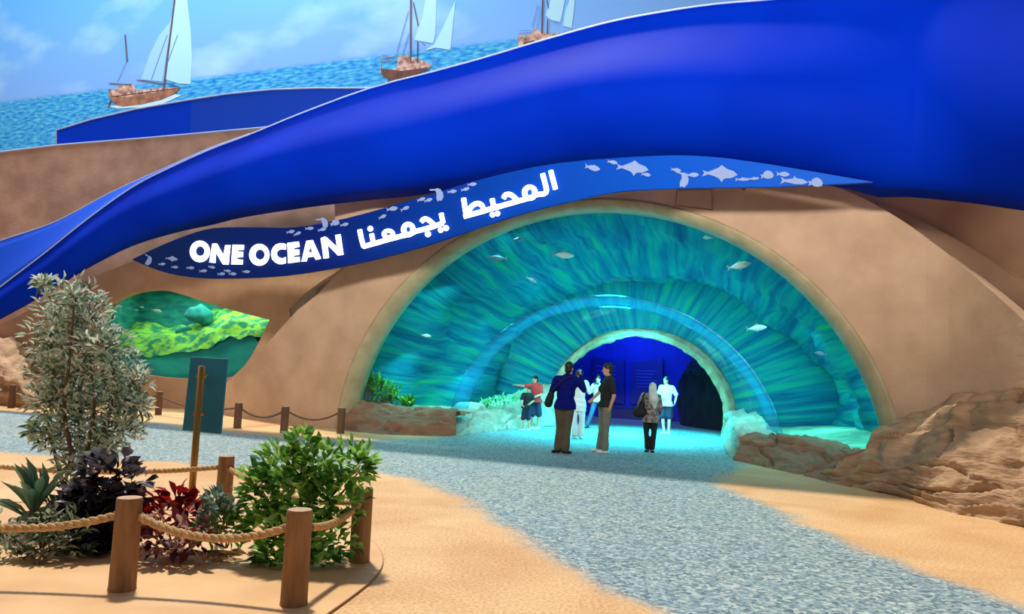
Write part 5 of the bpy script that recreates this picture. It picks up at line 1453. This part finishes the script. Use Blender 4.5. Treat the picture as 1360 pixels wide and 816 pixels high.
STAND = {'head': (0, 0, 1.63), 'neck': (0, .01, 1.47), 'pelvis': (0, 0, .96), 'shL': (-.18, 0, 1.42), 'shR': (.18, 0, 1.42), 'elL': (-.23, .02, 1.13), 'elR': (.23, .02, 1.13), 'wrL': (-.22, -.05, .88), 'wrR': (.22, -.05, .88),
         'hipL': (-.09, 0, .92), 'hipR': (.09, 0, .92), 'knL': (-.1, 0, .5), 'knR': (.1, 0, .5), 'anL': (-.11, .02, .085), 'anR': (.11, .02, .085)}
def pose(**kw): d = dict(STAND); d.update(kw); return d
BLK = mat('black_cloth', (16, 16, 20), .8); NAV = mat('navy_jacket', (10, 16, 100), .8, (12, 20, 112), 6, spec=.1); KHA = mat('khaki_trousers', (84, 72, 54), .85, (96, 84, 64), 6); SHB = mat('black_leather', (18, 16, 16), .4)
TAN = mat('stone_trousers', (112, 112, 100), .85, (128, 126, 112), 6); WHS = mat('white_sneaker', (226, 224, 218), .5); HAIR = mat('dark_hair', (16, 12, 12), .5); WHC = mat('white_cloth', (226, 228, 226), .8); JEA = mat('blue_jeans', (52, 66, 96), .85); REDC = mat('red_cloth', (196, 40, 36), .8); NVY = mat('navy_shorts', (24, 30, 62), .8)

# photographer seen from behind
e, j, k, W, D = person(748, 602, 1.75, pose(head=(.06, .1, 1.62), neck=(.03, .05, 1.47), shL=(-.19, .02, 1.40), shR=(.2, .04, 1.41), elL=(-.27, .02, 1.15), wrL=(-.12, .24, 1.38), elR=(.36, .1, 1.22), wrR=(.29, .22, 1.5), hipL=(-.1, 0, .92), hipR=(.09, 0, .92), knL=(-.085, .03, .5), anL=(-.1, .04, .085), knR=(.065, .0, .5), anR=(.03, -.06, .085)),
    (.5, .86, .0), 'person in navy jacket and khaki trousers holding a camera to the face', dict(shirt=NAV, sleeve=.97, trousers=KHA, shoe=SHB, hair=HAIR, hem=.12, fat=1.12, flare=.03, palmR=(-1, .2, 0), palmL=(1, .2, 0), toeL=(-.5, -.6, 0), toeR=(.6, -.6, 0), curl=.8))
cc = j['wrR'] + D((-.25, .6, .25)) * .1
cam_e = empty('photo_camera', cc); tag(cam_e, 'black photo camera held up by the person in navy', 'camera')
link('camera_body', mesh('camera_body', *box_data(cc, (.13, .07, .09))), SHB, cam_e, smooth=False)
link('lens', mesh('lens', *tube_data([cc, cc + D((.5, .86, 0)) * .12], .032, 12)), SHB, cam_e)
bg = W((-.3, -.02, 1.02)); be = empty('shoulder_bag', bg - Vector((0, 0, .14))); tag(be, 'black camera bag hanging at the hip of the person in navy', 'bag')
fuse('pouch', [capsule(bg + Vector((-.02, 0, -.08)), bg + Vector((.02, 0, .08)), .085, .07)], .015, BLK, be)
link('strap', mesh('strap', *tube_data(catmull([bg + Vector((.03, 0, .1)), W((-.2, -.14, 1.25)), W((-.02, -.13, 1.42)), W((.12, -.08, 1.48))], 6), .012, 6)), BLK, be)
# man in black, facing left
person(800, 602, 1.75, pose(head=(.05, 0, 1.63), neck=(.09, .01, 1.47), pelvis=(.03, 0, .96), shL=(.03, .16, 1.41), shR=(.13, -.16, 1.41), elR=(.19, -.22, 1.13), wrR=(.12, -.2, .9), elL=(-.1, .2, 1.18), wrL=(-.22, .12, 1.05), hipL=(.0, .09, .92), hipR=(.06, -.09, .92), knL=(-.02, .12, .5), knR=(.05, -.1, .5), anL=(-.06, .16, .085), anR=(.05, -.1, .085)),
    (-.95, -.2, -.05), 'person in black t-shirt and stone trousers standing in profile', dict(shirt=BLK, sleeve=.36, trousers=TAN, shoe=WHS, hair=HAIR, flare=.015, palmR=(-1, .6, 0), palmL=(-.4, -1, 0), toeL=(-1, -.1, 0), toeR=(-1, -.2, 0)))
# woman with headscarf, seen from behind
SCF = mat('pale_scarf', (176, 180, 178), .85, (200, 204, 200), 12); PAT = mat('patterned_cardigan', (84, 76, 78), .9, (146, 136, 132), 16, (.44, .56), detail=3)
e, j, k, W, D = person(863, 601, 1.43, pose(head=(.03, .06, 1.6), neck=(.02, .03, 1.45), shL=(-.17, .02, 1.38), shR=(.19, .02, 1.38), elL=(-.3, .1, 1.14), wrL=(-.24, .26, 1.38), elR=(.25, .06, 1.08), wrR=(.2, .2, .95), knL=(-.1, .03, .5), knR=(.09, .02, .5), anL=(-.06, .04, .085), anR=(.05, -.02, .085)),
    (-.35, .93, 0), 'person with pale headscarf and patterned cardigan seen from behind', dict(shirt=PAT, sleeve=.95, trousers=BLK, shoe=SHB, hem=.22, fat=1.12, palmL=(.6, .6, 0), toeL=(-.3, -.8, 0), toeR=(.2, -.8, 0)))
hc = j['head']
fuse('headscarf', [sphere_data(hc + Vector((0, 0, .015)), (.098 * k, .112 * k, .132 * k)), capsule(hc + D((0, -.6, -.3)) * .03, W((.06, -.09, 1.3)), .1 * k, .13 * k), capsule(W((.05, -.09, 1.3)), W((.09, -.13, 1.12)), .11 * k, .05 * k)], .014, SCF, e)
bg = W((-.27, -.06, 1.05)); be = empty('handbag', bg - Vector((0, 0, .16))); tag(be, 'large black handbag on the left shoulder of the person with the headscarf', 'bag')
fuse('pouch', [capsule(bg + Vector((-.05, 0, -.06)), bg + Vector((.06, 0, -.06)), .11, .11), capsule(bg + Vector((0, 0, .0)), bg + Vector((.05, 0, .12)), .08, .05)], .015, BLK, be)
link('strap', mesh('strap', *tube_data(catmull([bg + Vector((-.04, 0, .06)), W((-.22, -.1, 1.3)), W((-.16, -.02, 1.47)), bg + Vector((.08, .06, .06))], 6), .016, 6)), BLK, be)
# boy in white behind her
person(884, 577, 1.56, pose(head=(-.03, 0, 1.63), elR=(.3, -.02, 1.2), wrR=(.26, -.12, 1.0), elL=(-.24, -.05, 1.14), wrL=(-.12, -.2, 1.1), anL=(-.05, 0, .085), anR=(.09, 0, .085)),
    (-.6, -.75, 0), 'person in loose white shirt and dark shorts behind the headscarf wearer', dict(shirt=WHC, sleeve=.42, trousers=NVY, leg=.42, flare=.03, shoe=WHS, hair=HAIR, hem=.1, palmR=(-1, 0, 0)), voxel=.013)
# white robed person behind the photographer
person(767, 583, 1.62, pose(elR=(.26, -.05, 1.2), wrR=(.12, -.1, 1.45), anL=(-.08, 0, .085), anR=(.08, 0, .085)), (.3, -.9, 0), 'person in long white clothes half hidden behind the photographer', dict(shirt=WHC, sleeve=.9, trousers=WHC, flare=.03, shoe=WHS, hair=HAIR, hem=.25), voxel=.013)
# woman in white top and jeans behind the man in black
e, j, k, W, D = person(793, 570, 1.5, pose(head=(-.02, 0, 1.63), elL=(-.24, -.14, 1.2), wrL=(-.14, -.3, 1.38), elR=(.2, -.14, 1.2), wrR=(.0, -.3, 1.4), knL=(-.2, -.1, .52), anL=(-.34, -.1, .12), hipL=(-.1, 0, .92), knR=(.1, 0, .5), anR=(.12, 0, .085)),
    (-.2, -.95, 0), 'person in white top and jeans raising a phone behind the man in black', dict(shirt=WHC, sleeve=.4, trousers=JEA, shoe=SHB, hair=HAIR, toeL=(-1, -.3, 0), palmL=(1, 0, .2), palmR=(-1, 0, .2), curl=.9), voxel=.013)
pc = (j['wrL'] + j['wrR']) / 2 + Vector((0, 0, .09)); pe = empty('phone', pc); tag(pe, 'small dark phone held up by the person in white top and jeans', 'phone')
o = link('phone_body', mesh('phone_body', *box_data(pc, (.15, .012, .075))), SHB, pe, smooth=False); bevel_obj(o, .005)
# adult in red pointing left
e, j, k, W, D = person(709, 571, 1.46, pose(head=(-.02, -.02, 1.6), neck=(.02, 0, 1.46), shL=(-.12, -.05, 1.4), shR=(.16, .05, 1.4), elL=(-.36, -.12, 1.38), wrL=(-.6, -.16, 1.4), elR=(.2, -.12, 1.14), wrR=(-.02, -.24, 1.05), pelvis=(.04, 0, .94), knL=(-.06, -.02, .5), anL=(-.06, 0, .085), knR=(.14, -.02, .5), anR=(.12, .02, .085)),
    (-.85, -.5, 0), 'person in red shirt, navy shorts and cap pointing towards the glass', dict(shirt=REDC, sleeve=.4, trousers=NVY, leg=.5, flare=.02, shoe=WHS, hair=HAIR, handL=(-1, -.1, .02), palmL=(0, 0, -1), curl=.15), voxel=.013)
hc = j['head']; lk = D((-.85, -.5, 0))
fuse('cap', [sphere_data(hc + Vector((0, 0, .075 * k)), (.088 * k, .092 * k, .06 * k)), capsule(hc + lk * .06 + Vector((0, 0, .07 * k)), hc + lk * .12 + Vector((0, 0, .062 * k)), .02, .012)], .012, BLK, e)
# child in dark clothes in front of the red shirt
person(699, 573, 1.16, pose(head=(.04, 0, 1.6), neck=(.03, 0, 1.45), pelvis=(-.04, 0, .95), elL=(-.26, -.1, 1.2), wrL=(-.2, -.26, 1.05), elR=(.24, -.1, 1.2), wrR=(.12, -.26, 1.1), knL=(-.14, 0, .5), anL=(-.12, 0, .085), knR=(.06, -.02, .5), anR=(.1, 0, .085)),
    (-.7, -.7, 0), 'child in dark top and shorts standing in front of the red shirt', dict(shirt=BLK, sleeve=.4, trousers=NVY, leg=.5, shoe=WHS, hair=HAIR), voxel=.013)
